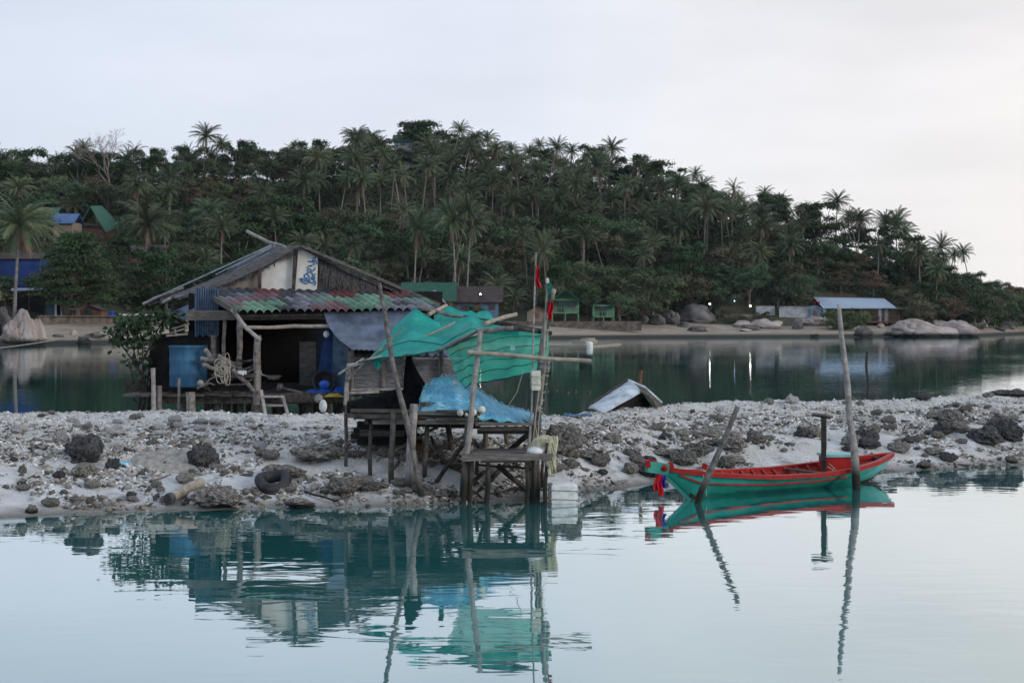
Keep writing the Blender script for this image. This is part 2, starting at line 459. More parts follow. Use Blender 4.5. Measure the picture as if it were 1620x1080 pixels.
# ================================================================== SETTING
# ---- water: teal, slightly cloudy body under a mirror skin with small ripples
wm = bpy.data.materials.new('lagoon_water'); wm.use_nodes = True
n, l = wm.node_tree.nodes, wm.node_tree.links
n.remove(n['Principled BSDF'])
g = n.new('ShaderNodeNewGeometry')
mp1 = n.new('ShaderNodeMapping'); mp1.inputs['Scale'].default_value = (0.55, 1.5, 1); mp1.inputs['Rotation'].default_value = (0, 0, R(8))
l.new(g.outputs['Position'], mp1.inputs[0])
n1 = n.new('ShaderNodeTexNoise'); n1.inputs['Scale'].default_value = 1.5; n1.inputs['Detail'].default_value = 2.5; n1.inputs['Distortion'].default_value = .6
l.new(mp1.outputs[0], n1.inputs['Vector'])
mp2 = n.new('ShaderNodeMapping'); mp2.inputs['Scale'].default_value = (0.02, 0.045, 1)
l.new(g.outputs['Position'], mp2.inputs[0])
n2 = n.new('ShaderNodeTexNoise'); n2.inputs['Scale'].default_value = 1.0; n2.inputs['Detail'].default_value = 3
l.new(mp2.outputs[0], n2.inputs['Vector'])
amp = n.new('ShaderNodeMapRange')          # breezy patches
amp.inputs['From Min'].default_value = .42; amp.inputs['From Max'].default_value = .66
amp.inputs['To Min'].default_value = .5; amp.inputs['To Max'].default_value = 1.9
l.new(n2.outputs['Fac'], amp.inputs['Value'])
mu = n.new('ShaderNodeMath'); mu.operation = 'MULTIPLY'
l.new(n1.outputs['Fac'], mu.inputs[0]); l.new(amp.outputs[0], mu.inputs[1])
bp = n.new('ShaderNodeBump'); bp.inputs['Strength'].default_value = 1.0; bp.inputs['Distance'].default_value = 0.0042
l.new(mu.outputs[0], bp.inputs['Height'])
dif = n.new('ShaderNodeBsdfDiffuse'); dif.inputs['Color'].default_value = (0.035, 0.2, 0.2, 1)
glo = n.new('ShaderNodeBsdfGlossy'); glo.inputs['Roughness'].default_value = 0.015; glo.inputs['Color'].default_value = (.93, .97, .98, 1)
l.new(bp.outputs[0], glo.inputs['Normal'])
lw = n.new('ShaderNodeLayerWeight'); lw.inputs['Blend'].default_value = .5
rm = n.new('ShaderNodeMapRange'); rm.interpolation_type = 'SMOOTHSTEP'
rm.inputs['From Min'].default_value = 0.42; rm.inputs['From Max'].default_value = 1.0
rm.inputs['To Min'].default_value = .0; rm.inputs['To Max'].default_value = .96
l.new(lw.outputs['Facing'], rm.inputs['Value'])
ms = n.new('ShaderNodeMixShader')
l.new(rm.outputs[0], ms.inputs[0]); l.new(dif.outputs[0], ms.inputs[1]); l.new(glo.outputs[0], ms.inputs[2])
l.new(ms.outputs[0], n['Material Output'].inputs['Surface'])
w = MB()
w.add([(-900, -30, 0), (900, -30, 0), (900, 1500, 0), (-900, 1500, 0)], [(0, 1, 2, 3)])
tag(w.build('water', wm), kind='structure')

# ---- the coral rubble bank across the lagoon
WL = [(-500, 830), (0, 820), (150, 813), (300, 807), (450, 804), (600, 801), (750, 795), (860, 788), (950, 774), (1050, 763), (1180, 757), (1300, 752), (1420, 746), (1520, 741), (1620, 735), (2200, 715)]
CR = [(-500, 652), (0, 655), (300, 655), (540, 660), (700, 666), (880, 661), (930, 655), (1060, 643), (1150, 637), (1300, 636), (1450, 633), (1620, 623), (2200, 610)]
def bank_wl(px): return H * F / (interp(px, WL) - HZ)
def bank_cr(px):
    zc = interp(px, [(0, 1.05), (900, 1.0), (1620, .95)])
    return (H - zc) * F / (interp(px, CR) - HZ), zc
def bank_z(x, Y, detail=True):
    px = 810 + F * x / Y
    a = bank_wl(px); b, zc = bank_cr(px)
    s = (Y - a) / (b - a)
    if s < 0: z = s * 1.6
    elif s <= 1: z = zc * interp(s, [(0, 0), (.06, .1), (.12, .22), (.2, .42), (.3, .6), (.45, .77), (.7, .93), (1, 1)])
    else: z = zc - 0.055 * (Y - b) ** 1.5
    if detail and s > -.2:
        k = min(1, max(0.12, s * 2.2))
        z += 0.10 * fbm(x * .9, Y * .9, 0, 3) * k + 0.05 * fbm(x * 3.1, Y * 3.1, 5, 3) * k
        z += 0.045 * fbm(x * 1.3, Y * .5, 7, 2) * max(0, 1 - abs(s) * 6)
    return z
pxs = np.arange(-420, 2080, 7.0)
rows = np.concatenate([np.linspace(-.25, 0, 8)[:-1], np.linspace(0, .5, 58)[:-1], np.linspace(.5, 1.15, 36)[:-1], np.linspace(1.15, 1.7, 10)])
bv, bc = [], []
for px in pxs:
    a = bank_wl(px); b, zc = bank_cr(px)
    for s in rows:
        Y = a + s * (b - a); x = (px - 810) / F * Y
        z = bank_z(x, Y)
        bv.append((x, Y, z))
nr = len(rows)
bq = np.array([(i * nr + j, (i + 1) * nr + j, (i + 1) * nr + j + 1, i * nr + j + 1) for i in range(len(pxs) - 1) for j in range(nr - 1)])
bm_ = bpy.data.materials.new('coral_rubble_ground'); bm_.use_nodes = True
n, l = bm_.node_tree.nodes, bm_.node_tree.links
b = n['Principled BSDF']; b.inputs['Roughness'].default_value = .95; b.inputs['Specular IOR Level'].default_value = .2
g = n.new('ShaderNodeNewGeometry')
def tex(scale, detail, stretch=(1, 1, 1), rough=.6):
    m_ = n.new('ShaderNodeMapping'); m_.inputs['Scale'].default_value = stretch
    l.new(g.outputs['Position'], m_.inputs[0])
    t_ = n.new('ShaderNodeTexNoise'); t_.inputs['Scale'].default_value = scale; t_.inputs['Detail'].default_value = detail; t_.inputs['Roughness'].default_value = rough
    l.new(m_.outputs[0], t_.inputs['Vector']); return t_
def ramp(src, stops):
    r_ = n.new('ShaderNodeValToRGB')
    for i, (p_, c_) in enumerate(stops):
        e = r_.color_ramp.elements[i] if i < 2 else r_.color_ramp.elements.new(p_)
        e.position = p_; e.color = (*c_, 1)
    l.new(src, r_.inputs['Fac']); return r_.outputs['Color']
def mixc(f, a, bb):
    m_ = n.new('ShaderNodeMix'); m_.data_type = 'RGBA'
    l.new(f, m_.inputs['Factor']); l.new(a, m_.inputs['A']); l.new(bb, m_.inputs['B']); return m_.outputs['Result']
fine = tex(26, 8, rough=.75)
rub = ramp(fine.outputs['Fac'], [(.27, (.13, .122, .112)), (.66, (.75, .73, .7)), (.45, (.47, .455, .43))])
sandc = ramp(tex(3, 6).outputs['Fac'], [(.3, (.54, .54, .545)), (.7, (.68, .685, .69))])
patch = tex(.75, 5, (1, 1.4, 1), .65)
pm = n.new('ShaderNodeMapRange'); pm.inputs['From Min'].default_value = .46; pm.inputs['From Max'].default_value = .54
l.new(patch.outputs['Fac'], pm.inputs['Value'])
sx = n.new('ShaderNodeSeparateXYZ'); l.new(g.outputs['Position'], sx.inputs[0])
hm = n.new('ShaderNodeMapRange'); hm.inputs['From Min'].default_value = .42; hm.inputs['From Max'].default_value = .72
l.new(sx.outputs['Z'], hm.inputs['Value'])
mxm = n.new('ShaderNodeMath'); mxm.operation = 'MAXIMUM'
l.new(pm.outputs[0], mxm.inputs[0]); l.new(hm.outputs[0], mxm.inputs[1])
base = mixc(mxm.outputs[0], sandc, rub)
crest = n.new('ShaderNodeMapRange'); crest.inputs['From Min'].default_value = .9; crest.inputs['From Max'].default_value = 1.05; crest.inputs['To Max'].default_value = .6
l.new(sx.outputs['Z'], crest.inputs['Value'])
dust = n.new('ShaderNodeRGB'); dust.outputs[0].default_value = (.64, .63, .61, 1)
base = mixc(crest.outputs[0], base, dust.outputs[0])
dk = n.new('ShaderNodeMapRange'); dk.inputs['From Min'].default_value = .53; dk.inputs['From Max'].default_value = .66; dk.inputs['To Max'].default_value = .7
l.new(tex(1.1, 6, rough=.7).outputs['Fac'], dk.inputs['Value'])
dark = n.new('ShaderNodeRGB'); dark.outputs[0].default_value = (.1, .094, .084, 1)
base = mixc(dk.outputs[0], base, dark.outputs[0])
wz = n.new('ShaderNodeMapRange'); wz.inputs['From Min'].default_value = .0; wz.inputs['From Max'].default_value = .14; wz.inputs['To Min'].default_value = .8; wz.inputs['To Max'].default_value = 0
l.new(sx.outputs['Z'], wz.inputs['Value'])
wet = n.new('ShaderNodeRGB'); wet.outputs[0].default_value = (.1, .085, .07, 1)
base = mixc(wz.outputs[0], base, wet.outputs[0])
l.new(base, b.inputs['Base Color'])
bp = n.new('ShaderNodeBump'); bp.inputs['Strength'].default_value = .9; bp.inputs['Distance'].default_value = .05
l.new(fine.outputs['Fac'], bp.inputs['Height']); l.new(bp.outputs[0], b.inputs['Normal'])
me = arr_mesh('rubble_bank', np.array(bv), bq, bm_, smooth=True)
tag(link_mesh('rubble_bank', me), kind='structure')

# loose coral rubble: uncountable pebbles and broken sticks of coral
def pebbles(count, sampler, smin, smax, palette, seed, power=2.2):
    r = np.random.default_rng(seed)
    base = np.array([(-1, -1, -.8), (1, -1, -.8), (1, 1, -.8), (-1, 1, -.8), (-.7, -.7, .8), (.7, -.7, .8), (.7, .7, .8), (-.7, .7, .8)]) * .5
    fq = np.array([(3, 2, 1, 0), (4, 5, 6, 7), (0, 1, 5, 4), (1, 2, 6, 5), (2, 3, 7, 6), (3, 0, 4, 7)])
    V, Q, C = [], [], []
    k = 0
    while k < count:
        q = sampler(r)
        if q is None: continue
        x, y, z = q
        s = smin + (smax - smin) * r.random() ** power
        if z > .86:
            if r.random() < .12: continue
            s *= .72
        if r.random() < .5: d = np.array([s * r.uniform(1.4, 2.6), s * .4, s * .4])
        else: d = np.array([s, s * r.uniform(.6, 1), s * r.uniform(.4, .8)])
        v = (base + r.normal(scale=.11, size=(8, 3))) * d
        m = Matrix.Rotation(r.uniform(0, 6.28), 3, 'Z') @ Matrix.Rotation(r.normal() * .4, 3, 'X') @ Matrix.Rotation(r.normal() * .4, 3, 'Y')
        v = v @ np.array(m).T + np.array((x, y, z + d[2] * .2))
        c = np.array(palette[r.integers(len(palette))]) * r.uniform(.75, 1.2)
        V.append(v); Q.append(fq + k * 8); C.append(np.repeat(c[None], 8, 0)); k += 1
    return np.concatenate(V), np.concatenate(Q), np.concatenate(C)
def bank_sampler(lo, hi, sandless):
    def f(r):
        px = r.uniform(-60, 1690)
        a = bank_wl(px); b, zc = bank_cr(px)
        s = r.uniform(lo, hi); Y = a + s * (b - a); x = (px - 810) / F * Y
        z = bank_z(x, Y)
        if z < -.03: return None
        cl = 1.5 * fbm(x * .8, Y * 1.1, 31, 3) + (.6 if z > .62 else .12 if z > .1 else .3)
        if cl < sandless * r.random(): return None
        return x, Y, z
    return f
m_peb = mat('rubble_pebble', (.75, .75, .75), (1.1, 1.1, 1.1), 30, .95, vcol=True)
pale = [(.62, .62, .61), (.72, .72, .71), (.52, .51, .49), (.4, .38, .36), (.54, .49, .44), (.22, .205, .19), (.64, .62, .59), (.58, .58, .58), (.46, .45, .44)]
drk = [(.2, .175, .15), (.13, .115, .1), (.28, .25, .215), (.08, .073, .066), (.38, .345, .31)]
v1, q1, c1 = pebbles(34000, bank_sampler(.08, 1.12, .5), .022, .1, pale, 3, 2.6)
v2, q2, c2 = pebbles(9500, bank_sampler(0.0, .75, .35), .025, .15, drk, 4, 2.6)
me = arr_mesh('coral_rubble', np.concatenate([v1, v2]), np.concatenate([q1, q2 + len(v1)]), m_peb, np.concatenate([c1, c2]))
tag(link_mesh('coral_rubble', me), kind='stuff')

# ---- far shore and wooded hill
SH = [(-900, 552), (0, 546), (130, 544), (260, 541), (500, 538), (870, 535.5), (1050, 534), (1300, 533.5), (1400, 533), (1540, 532), (1580, 530), (1620, 528), (1700, 525), (2300, 521)]
RD = [(-900, 300), (0, 300), (300, 320), (660, 360), (900, 350), (1100, 330), (1300, 318), (1500, 318), (1620, 370), (1800, 420), (2300, 520)]
SKY = [(-900, 260), (0, 264), (100, 262), (320, 250), (460, 252), (560, 230), (660, 214), (760, 230), (880, 250), (1000, 262), (1050, 282), (1130, 305), (1200, 322), (1330, 358), (1430, 390), (1500, 420), (1540, 436), (1580, 446), (1620, 452), (1800, 455), (2300, 470)]
def shore(px): return H * F / (interp(px, SH) - HZ)
def hill_z(x, Y):
    px = 810 + F * x / Y
    d0 = shore(px); D = interp(px, RD)
    zb = interp(px, [(0, 2.2), (1050, 2.2), (1180, 1.3), (1560, 1.2), (1640, 1.5)])
    zr = H + (HZ - interp(px, SKY)) * D / F - 7.0
    t = Y - d0
    if t < 0: return t * .12
    bw = 15.0
    if t < bw: return zb * (t / bw) ** .8
    if t < bw + 8: return zb + .7 * (t - bw) / 8
    s = (Y - d0 - bw - 8) / max(20, D - d0 - bw - 8)
    z0 = zb + .7
    if s < 1:
        k = .55 * s + .45 * (s * s * (3 - 2 * s))
        return z0 + max(0, zr - z0) * k + 1.2 * fbm(x * .03, Y * .03, 0, 2) * min(1, s * 4) * (1 if zr > z0 else .2)
    return max(zr, z0 * .8) - .12 * (Y - D)
hx = np.arange(-780, 2320, 20.0)
hv = []
ht = np.concatenate([np.linspace(-14, 0, 4)[:-1], np.linspace(0, 24, 14)[:-1], np.linspace(24, 200, 34), [240, 330]])
for px in hx:
    d0 = shore(px); D = interp(px, RD); k = (D - d0 + 30) / 200
    for t in ht:
        tt = t if t <= 24 else 24 + (t - 24) * k
        Y = d0 + tt; x = (px - 810) / F * Y
        hv.append((x, Y, hill_z(x, Y)))
nh = len(ht)
hq = np.array([(i * nh + j, (i + 1) * nh + j, (i + 1) * nh + j + 1, i * nh + j + 1) for i in range(len(hx) - 1) for j in range(nh - 1)])
me = arr_mesh('hill', np.array(hv), hq, M['sand'], smooth=True)
me.materials.append(M['hill'])
jj = np.array([(1 if j >= 15 else 0) for i in range(len(hx) - 1) for j in range(nh - 1)], np.int32)
me.polygons.foreach_set('material_index', jj)
tag(link_mesh('hill', me), kind='structure')
def ground_hit(px, py, h=0.0, lo=None):
    """Walk along the line of sight of (px, py) until something h tall standing on the hill would reach it."""
    best, bd = None, 1e9
    Y = (lo or shore(px) + 2)
    D = interp(px, RD) + 12
    while Y < D:
        x = (px - 810) / F * Y; zr = H - (py - HZ) / F * Y
        d = abs(hill_z(x, Y) + h - zr)
        if d < bd: best, bd = Y, d
        Y += 1.0
    x = (px - 810) / F * best
    return Vector((x, best, hill_z(x, best)))

# ================================================================== FISHING HUT (on stilts behind the bank)
hut = thing('fishing_hut', 'ramshackle stilted fishing hut with cream gable panels and a red and green tiled porch roof', 'hut', (-5.6, 36, 0))
A_n, A_f = P(475, 388, 36), P(433, 389, 41)           # ridge ends
LE_n, LE_f = P(314, 463, 36.2), P(243, 477, 41)
RE_n, RE_f = P(697, 482, 36.2), P(560, 470, 41)
random.seed(21)
# old sheet roof, slightly sagging, ragged eave
def roof_sheet(a, b, c, d, nu, nv, sag, rag):
    g = []
    for i in range(nu + 1):
        row = []
        for j in range(nv + 1):
            u, v = i / nu, j / nv
            p = (a.lerp(b, u)).lerp(d.lerp(c, u), v)
            p = p + Vector((0, 0, -sag * math.sin(math.pi * v) + .035 * nz(u * 9, v * 7, 2)))
            if j == nv: p = p + (d - a).normalized() * random.uniform(-rag, rag)
            row.append(p)
        g.append(row)
    return g
def thick(mb, g, th):
    mb.grid(g)
    mb.grid([[p - Vector((0, 0, th)) for p in row] for row in g][::-1])
    n, m = len(g), len(g[0])
    edge = [g[i][0] for i in range(n)] + [g[n - 1][j] for j in range(1, m)] + [g[i][m - 1] for i in range(n - 2, -1, -1)] + [g[0][j] for j in range(m - 2, 0, -1)]
    mb.grid([[p, p - Vector((0, 0, th))] for p in edge + [edge[0]]])
r = MB(); thick(r, roof_sheet(A_n, A_f, LE_f, LE_n, 18, 16, .12, .16), .07)
roof = r.build('roof', M['roof_old'], hut)
r = MB(); thick(r, roof_sheet(A_f, A_n, RE_n, RE_f, 18, 16, .12, .12), .07)
r.build('roof', M['roof_old'], hut)
s = MB(); s.beam(A_f + Vector((.05, 0, .08)), P(243, 478, 40.7) + Vector((0, 0, .1)), .12, .04); s.build('metal_strip', M['strip_metal'], roof)
for k in range(5):
    u = random.uniform(.2, .95)
    p = A_n.lerp(A_f, u); q = LE_n.lerp(LE_f, u)
    s = MB(); s.beam(p.lerp(q, random.uniform(.02, .2)) + Vector((0, 0, .06)), p.lerp(q, random.uniform(.3, .55)) + Vector((0, 0, .0)), .09, .03); s.build('metal_strip', M['strip_metal'], roof)
s = MB()
s.pole(LE_f.lerp(A_f, .25), P(226, 481, 40.8), .04); s.pole(LE_n.lerp(LE_f, .6), P(258, 478, 38.5), .035)
s.pole(LE_n.lerp(LE_f, .3), P(278, 470, 38), .03)
s.build('batten', M['pale_wood'], roof)
rk = MB()
rk.beam(A_n + Vector((-.1, -.06, -.03)), LE_n + Vector((0, -.06, -.02)), .04, .07); rk.beam(A_n + Vector((.05, -.06, -.02)), RE_n + Vector((0, -.08, 0)), .04, .07)
rk.build('rake_board', M['plank'], hut)
pl = MB(); pl.pole(P(391, 366, 38.5), P(452, 391, 37), .05, .045); pl.build('roof_pole', M['pale_wood'], hut)
# gable
def gab(px): # roof line on the gable plane at px (row)
    return interp(px, [(314, 466), (475, 391), (697, 482)])
def gp(pts, Y): return [P(x, y, Y) for x, y in pts]
def panel(pts, Y, th, m, name, parent=hut):
    mb = MB(); f = gp(pts, Y); bk = [p + Vector((0, th, 0)) for p in f]; k = len(f)
    mb.add(f + bk, [tuple(range(k)), tuple(range(2 * k - 1, k - 1, -1))] + [(i, i + k, (i + 1) % k + k, (i + 1) % k) for i in range(k)])
    return mb.build(name, m, parent)
panel([(412, 459), (412, 424), (467, 396), (465, 459)], 36.15, .05, M['cream'], 'gable_panel')
wp = panel([(467, 459), (472, 392), (488, 397), (503, 407), (501, 461)], 36.12, .05, M['cream'], 'gable_panel')
panel([(501, 463), (503, 405), (600, 446), (600, 465)], 36.22, .06, M['thatch'], 'woven_panel')
panel([(597, 465), (597, 444), (690, 480), (690, 486)], 36.3, .06, M['black'], 'gable_panel')['label'] = 'black panel painted as the shade of the open gable end'  # black panel stands in for the shade of an open gable end
panel([(340, 462), (412, 428), (412, 462)], 36.2, .05, M['tan'], 'gable_panel')['label'] = 'tan board under the left rake'
for x0, y0, x1 in ((411, 424, 411), (467, 391, 464)):
    fr = MB(); fr.beam(P(x0, y0, 36.06), P(x1, 461, 36.06), .08, .05); fr.build('gable_stud', M['dark_wood'], hut)
thf = MB()                                     # ragged straw along the gable's rakes and the woven panel
for k in range(160):
    u = random.random(); x = 505 + 90 * u; y0 = gab(x) + 4
    p = P(x, y0 + random.uniform(0, 10), 36.16); thf.beam(p, p + Vector((random.uniform(-.06, .12), -.02, -random.uniform(.25, .6))), .02, .012)
for k in range(90):
    u = random.random(); p = A_n.lerp(LE_n, u) + Vector((0, -.02, -.1)); thf.beam(p, p + Vector((random.uniform(-.06, .06), 0, -random.uniform(.04, .14))), .03, .01)
thf.build('straw_fringe', M['thatch'], hut)
# painted letters, stroke by stroke
strokes = [[(275, 720), (268, 750), (300, 800), (370, 850), (450, 875), (505, 850), (530, 760), (525, 670), (480, 600), (440, 590), (400, 620), (392, 660), (405, 705), (440, 720), (465, 705)],
           [(275, 750), (310, 720), (350, 740), (330, 775), (295, 770)], [(400, 745), (388, 780), (415, 812), (465, 808), (488, 770), (460, 745), (400, 750)],
           [(488, 570), (500, 460), (560, 455), (590, 500), (560, 545), (492, 560)], [(492, 470), (492, 400), (530, 360), (600, 355), (608, 385)],
           [(575, 500), (640, 500), (685, 470), (692, 412)], [(592, 545), (620, 600), (660, 622), (705, 605)],
           [(605, 680), (588, 720), (610, 760), (655, 755), (685, 715), (670, 670), (625, 655), (600, 690)], [(640, 700), (650, 720)],
           [(555, 790), (560, 830), (595, 862), (640, 852), (652, 815)], [(655, 760), (690, 800), (712, 850), (690, 900), (655, 918)],
           [(500, 232), (560, 250), (610, 235), (640, 190)], [(640, 195), (625, 245), (600, 265)], [(658, 350), (665, 260), (690, 212), (722, 225), (745, 280), (752, 330)], [(620, 130), (650, 165), (690, 150), (700, 110)]]
pt = MB()
for st in strokes:
    pts = [P(460 + x / 18.0, 400 + y / 18.0, 36.105) for x, y in st]
    pt.tube(pts, .015, 5)
pt.build('painted_writing', M['paint_blue'], wp)
# tiled porch roof: four overlapping courses of wavy tiles
tl, tr_, br_, bl_ = P(316, 456, 36.05), P(655, 464, 36.3), P(702, 489, 34.1), P(377, 492, 34.1)
tm = MB(); ncol, nrow, sub = 25, 5, 10
cols = {'r': (.17, .055, .055), 'g': (.16, .29, .2), 'd': (.06, .062, .07), 's': (.2, .2, .23), 'm': (.2, .11, .115)}
pat = ['ddddddrrrddddddrrrddrrrrdddrrr', 'dddssmmmddssssrrrggggrrddssddr', 'ssmmmmsdsssgggggggggssgggsrrrm', 'mmgggggdssssmmggggggddssgggsmm', 'gggggddssmmmmmgggsssssssdsssmm']
for rI in range(nrow):
    v0, v1 = rI / nrow, (rI + 1.12) / nrow
    for c in range(ncol):
        col = Vector(cols[pat[rI][c]]) * random.uniform(.7, 1.25)
        g = []
        for i in range(sub + 1):
            u = (c + i / sub) / ncol; hgt = .085 * math.sin(math.pi * (i / sub)) ** .8 - .03
            row = []
            for v, lift in ((v0, -.0), (v1, .03)):
                vv = min(v, 1.02)
                p = tl.lerp(tr_, u).lerp(bl_.lerp(br_, u), vv)
                row.append(p + Vector((0, 0, hgt + lift + .03 * nz(u * 5, v * 3, 8))))
            row.append(row[-1] - Vector((0, 0, .035)))
            g.append(row)
        tm.grid(g, tuple(col))
tm.build('tile_roof', M['tile'], hut)
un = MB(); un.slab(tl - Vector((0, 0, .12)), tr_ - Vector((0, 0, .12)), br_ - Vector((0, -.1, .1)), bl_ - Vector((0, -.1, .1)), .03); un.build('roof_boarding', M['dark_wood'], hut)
eb = MB(); eb.beam(tl + Vector((-.04, 0, -.02)), bl_ + Vector((-.04, -.05, -.02)), .05, .13); eb.build('barge_board', M['plank'], hut)
# awning of zinc sheet
aw = MB(); a0, a1, a2, a3 = P(512, 494, 34.25), P(655, 489, 34.25), P(716, 560, 32.9), P(556, 552, 33.0)
g = []
for i in range(41):
    u = i / 40; row = []
    for j in range(13):
        v = j / 12
        p = a0.lerp(a1, u).lerp(a3.lerp(a2, u), v); e = .16 * math.sin(math.pi * v) * (1 - u) ** 2
        row.append(p + Vector((-e * .7, 0, -.06 * math.sin(math.pi * v) + .012 * math.cos(u * 40 * math.pi) + .03 * nz(u * 4, v * 3))))
    g.append(row)
thick(aw, g, .012); aw.build('awning', M['awning'], hut, smooth=True)
# deck, beams and stilts
dk = MB(); z0 = 1.40
for k in range(26):
    x0 = -9.4 + k * .335
    if x0 > -1.2: break
    dk.box((x0 + .16, 37.6, z0 - .03 + random.uniform(-.015, .015)), (.31, 6.6 + random.uniform(-.2, .2), .05), col=tuple(Vector((.5, .48, .46)) * random.uniform(.6, 1.1)))
dk.build('deck', M['plank'], hut)
bmz = MB(); bmz.beam(P(243, 632, 34.6), P(556, 631, 34.3), .1, .2); bmz.beam((-9.2, 40, 1.2), (-1.4, 40, 1.2), .1, .16); bmz.beam(P(443, 629, 34.15), P(556, 627, 34.15), .06, .22)
bmz.build('floor_beam', M['dark_wood'], hut)
stl = [(251, 34.6), (296, 34.9), (303, 34.4), (327, 34.9), (341, 35.3), (345, 34.7), (357, 35), (372, 35.6), (382, 34.8), (398, 35.6), (404, 34.5), (434, 35.2), (441, 35), (447, 35.5), (481, 35), (489, 34.8), (502, 35.3), (519, 34.8), (530, 35.2), (545, 35)]
for px, Y in stl:
    m_ = MB(); x = (px - 810) / F * Y; m_.pole((x, Y, 1.42), (x + random.uniform(-.08, .08), Y, -.6), random.uniform(.055, .1), bend=.02); m_.build('stilt', M['wet_wood'], hut)
for k in range(14):
    x = -9 + k * .6; m_ = MB(); m_.pole((x, 39 + (k % 3) * .7, 1.4), (x, 39 + (k % 3) * .7, -.6), .08); m_.build('stilt', M['wet_wood'], hut)
# walls; back and left ones near-black, putting the interior shade into their colour
wb = MB()
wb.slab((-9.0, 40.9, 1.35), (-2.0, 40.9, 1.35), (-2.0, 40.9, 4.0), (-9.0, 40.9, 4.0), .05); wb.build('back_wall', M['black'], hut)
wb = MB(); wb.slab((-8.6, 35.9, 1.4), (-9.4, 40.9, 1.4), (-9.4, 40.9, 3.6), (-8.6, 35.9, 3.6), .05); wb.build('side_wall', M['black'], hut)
wb = MB(); wb.slab((-1.75, 34.6, 1.4), (-2.2, 40.9, 1.4), (-2.2, 40.9, 3.7), (-1.75, 34.6, 3.3), .05); wb.build('side_wall', M['slat'], hut)
pt_ = MB(); pt_.slab(P(527, 510, 34.9), P(500, 512, 38), P(500, 612, 38), P(527, 620, 34.9), .05); pt_.slab(P(528, 505, 34.75), P(553, 505, 34.6), P(553, 618, 34.6), P(528, 619, 34.75), .05)
pt_.build('partition_wall', M['blue_sheet'], hut)
cl_ = MB(); cl_.slab(P(474, 540, 38.6), P(512, 540, 38.6), P(512, 612, 38.6), P(474, 612, 38.6), .04); cl_.build('cabinet_panel', M['slat'], hut)
# blue corrugated wall at the left end
cw = MB(); g = []
for i in range(49):
    u = i / 48; px = 308 + 38 * u; Yw = 35.2 + .08 * math.cos(u * 10 * math.pi * 2) * .4
    g.append([P(px, 455 + 3 * u, Yw), P(px, 500, Yw), P(px, 531 + 2 * math.sin(u * 23), Yw)])
thick_g = g; cw.grid(g); cw.grid([[p + Vector((0, .02, 0)) for p in r_] for r_ in g][::-1]); cw.build('corrugated_wall', M['blue_sheet'], hut, smooth=True)
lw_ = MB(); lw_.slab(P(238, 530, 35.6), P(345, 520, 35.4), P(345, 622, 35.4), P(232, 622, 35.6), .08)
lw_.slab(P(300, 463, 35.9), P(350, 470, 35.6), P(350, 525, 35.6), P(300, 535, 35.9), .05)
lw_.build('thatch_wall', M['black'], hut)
# left lean-to remains
le = MB()
le.beam(P(268, 527, 35.3), P(296, 519, 35.2), .04, .04); le.beam(P(263, 531, 35.2), P(297, 528, 35.1), .04, .05); le.beam(P(277, 521, 35.2), P(279, 532, 35.2), .04, .04)
le.beam(P(272, 520, 35.3), P(300, 512, 35.3), .05, .04)
le.build('lean_to_slat', M['bamboo'], hut)
lt = MB(); lt.slab(P(262, 497, 36.5), P(302, 480, 36.2), P(316, 492, 35.4), P(290, 506, 35.4), .02); lt.build('plastic_sheet', M['blue_sheet'], hut)
# posts and beams of the porch
for (x0, y0, x1, y1, Y, rr) in [(380, 492, 377, 590, 34.5, .07), (408, 530, 406, 640, 33.9, .085), (356, 502, 353, 570, 34.9, .045), (338, 530, 338, 572, 34.9, .07), (606, 570, 606, 622, 33.9, .07),
                                (557, 548, 557, 632, 33.8, .045), (553, 556, 549, 640, 33.6, .04), (697, 556, 699, 625, 33.8, .06), (712, 560, 712, 625, 34, .05), (640, 560, 640, 620, 33.9, .05)]:
    m_ = MB(); m_.pole(P(x0, y0, Y), P(x1, y1, Y), rr, bend=.015); m_.build('post', M['wood'], hut)
m_ = MB(); m_.beam(P(296, 499, 34.9), P(520, 497, 34.5), .06, .24); m_.build('beam', M['plank'], hut)
m_ = MB(); m_.pole(P(388, 518, 33.9), P(524, 516, 34), .045); m_.build('rail', M['bamboo'], hut)
m_ = MB(); m_.pole(P(367, 489, 34.2), P(389, 518, 33.9), .05); m_.pole(P(389, 518, 33.9), P(412, 538, 33.8), .05); m_.build('bent_branch', M['pale_wood'], hut)
# louvred front of the right-hand room
lv = MB()
for k in range(17):
    y = 565 + k * 3.2
    lv.slab(P(556, y, 33.95), P(742, y, 33.95), P(742, y + 3.0, 33.88), P(556, y + 3.0, 33.88), .02)
lv.build('slatted_wall', M['slat'], hut)
m_ = MB(); m_.slab(P(554, 560, 34.15), P(742, 560, 34.15), P(742, 624, 34.15), P(554, 624, 34.15), .05); m_.build('wall_backing', M['dark_wood'], hut)
m_ = MB(); m_.beam(P(552, 621, 33.75), P(600, 619, 33.75), .3, .06); m_.beam(P(556, 616, 33.8), P(640, 615, 33.8), .2, .05); m_.build('window_shelf', M['pale_wood'], hut)
m_ = MB(); g = []
for i in range(21):
    u = i / 20; z = .025 * math.cos(u * 9 * math.pi)
    g.append([P(652 + 64 * u, 557 + 3 * u, 33.6) + Vector((0, 0, z)), P(648 + 66 * u, 562 + 3 * u, 33.1) + Vector((0, 0, z))])
m_.grid(g); m_.grid([[p - Vector((0, 0, .015)) for p in r_] for r_ in g][::-1]); m_.build('sheet_eave', M['awning'], hut)
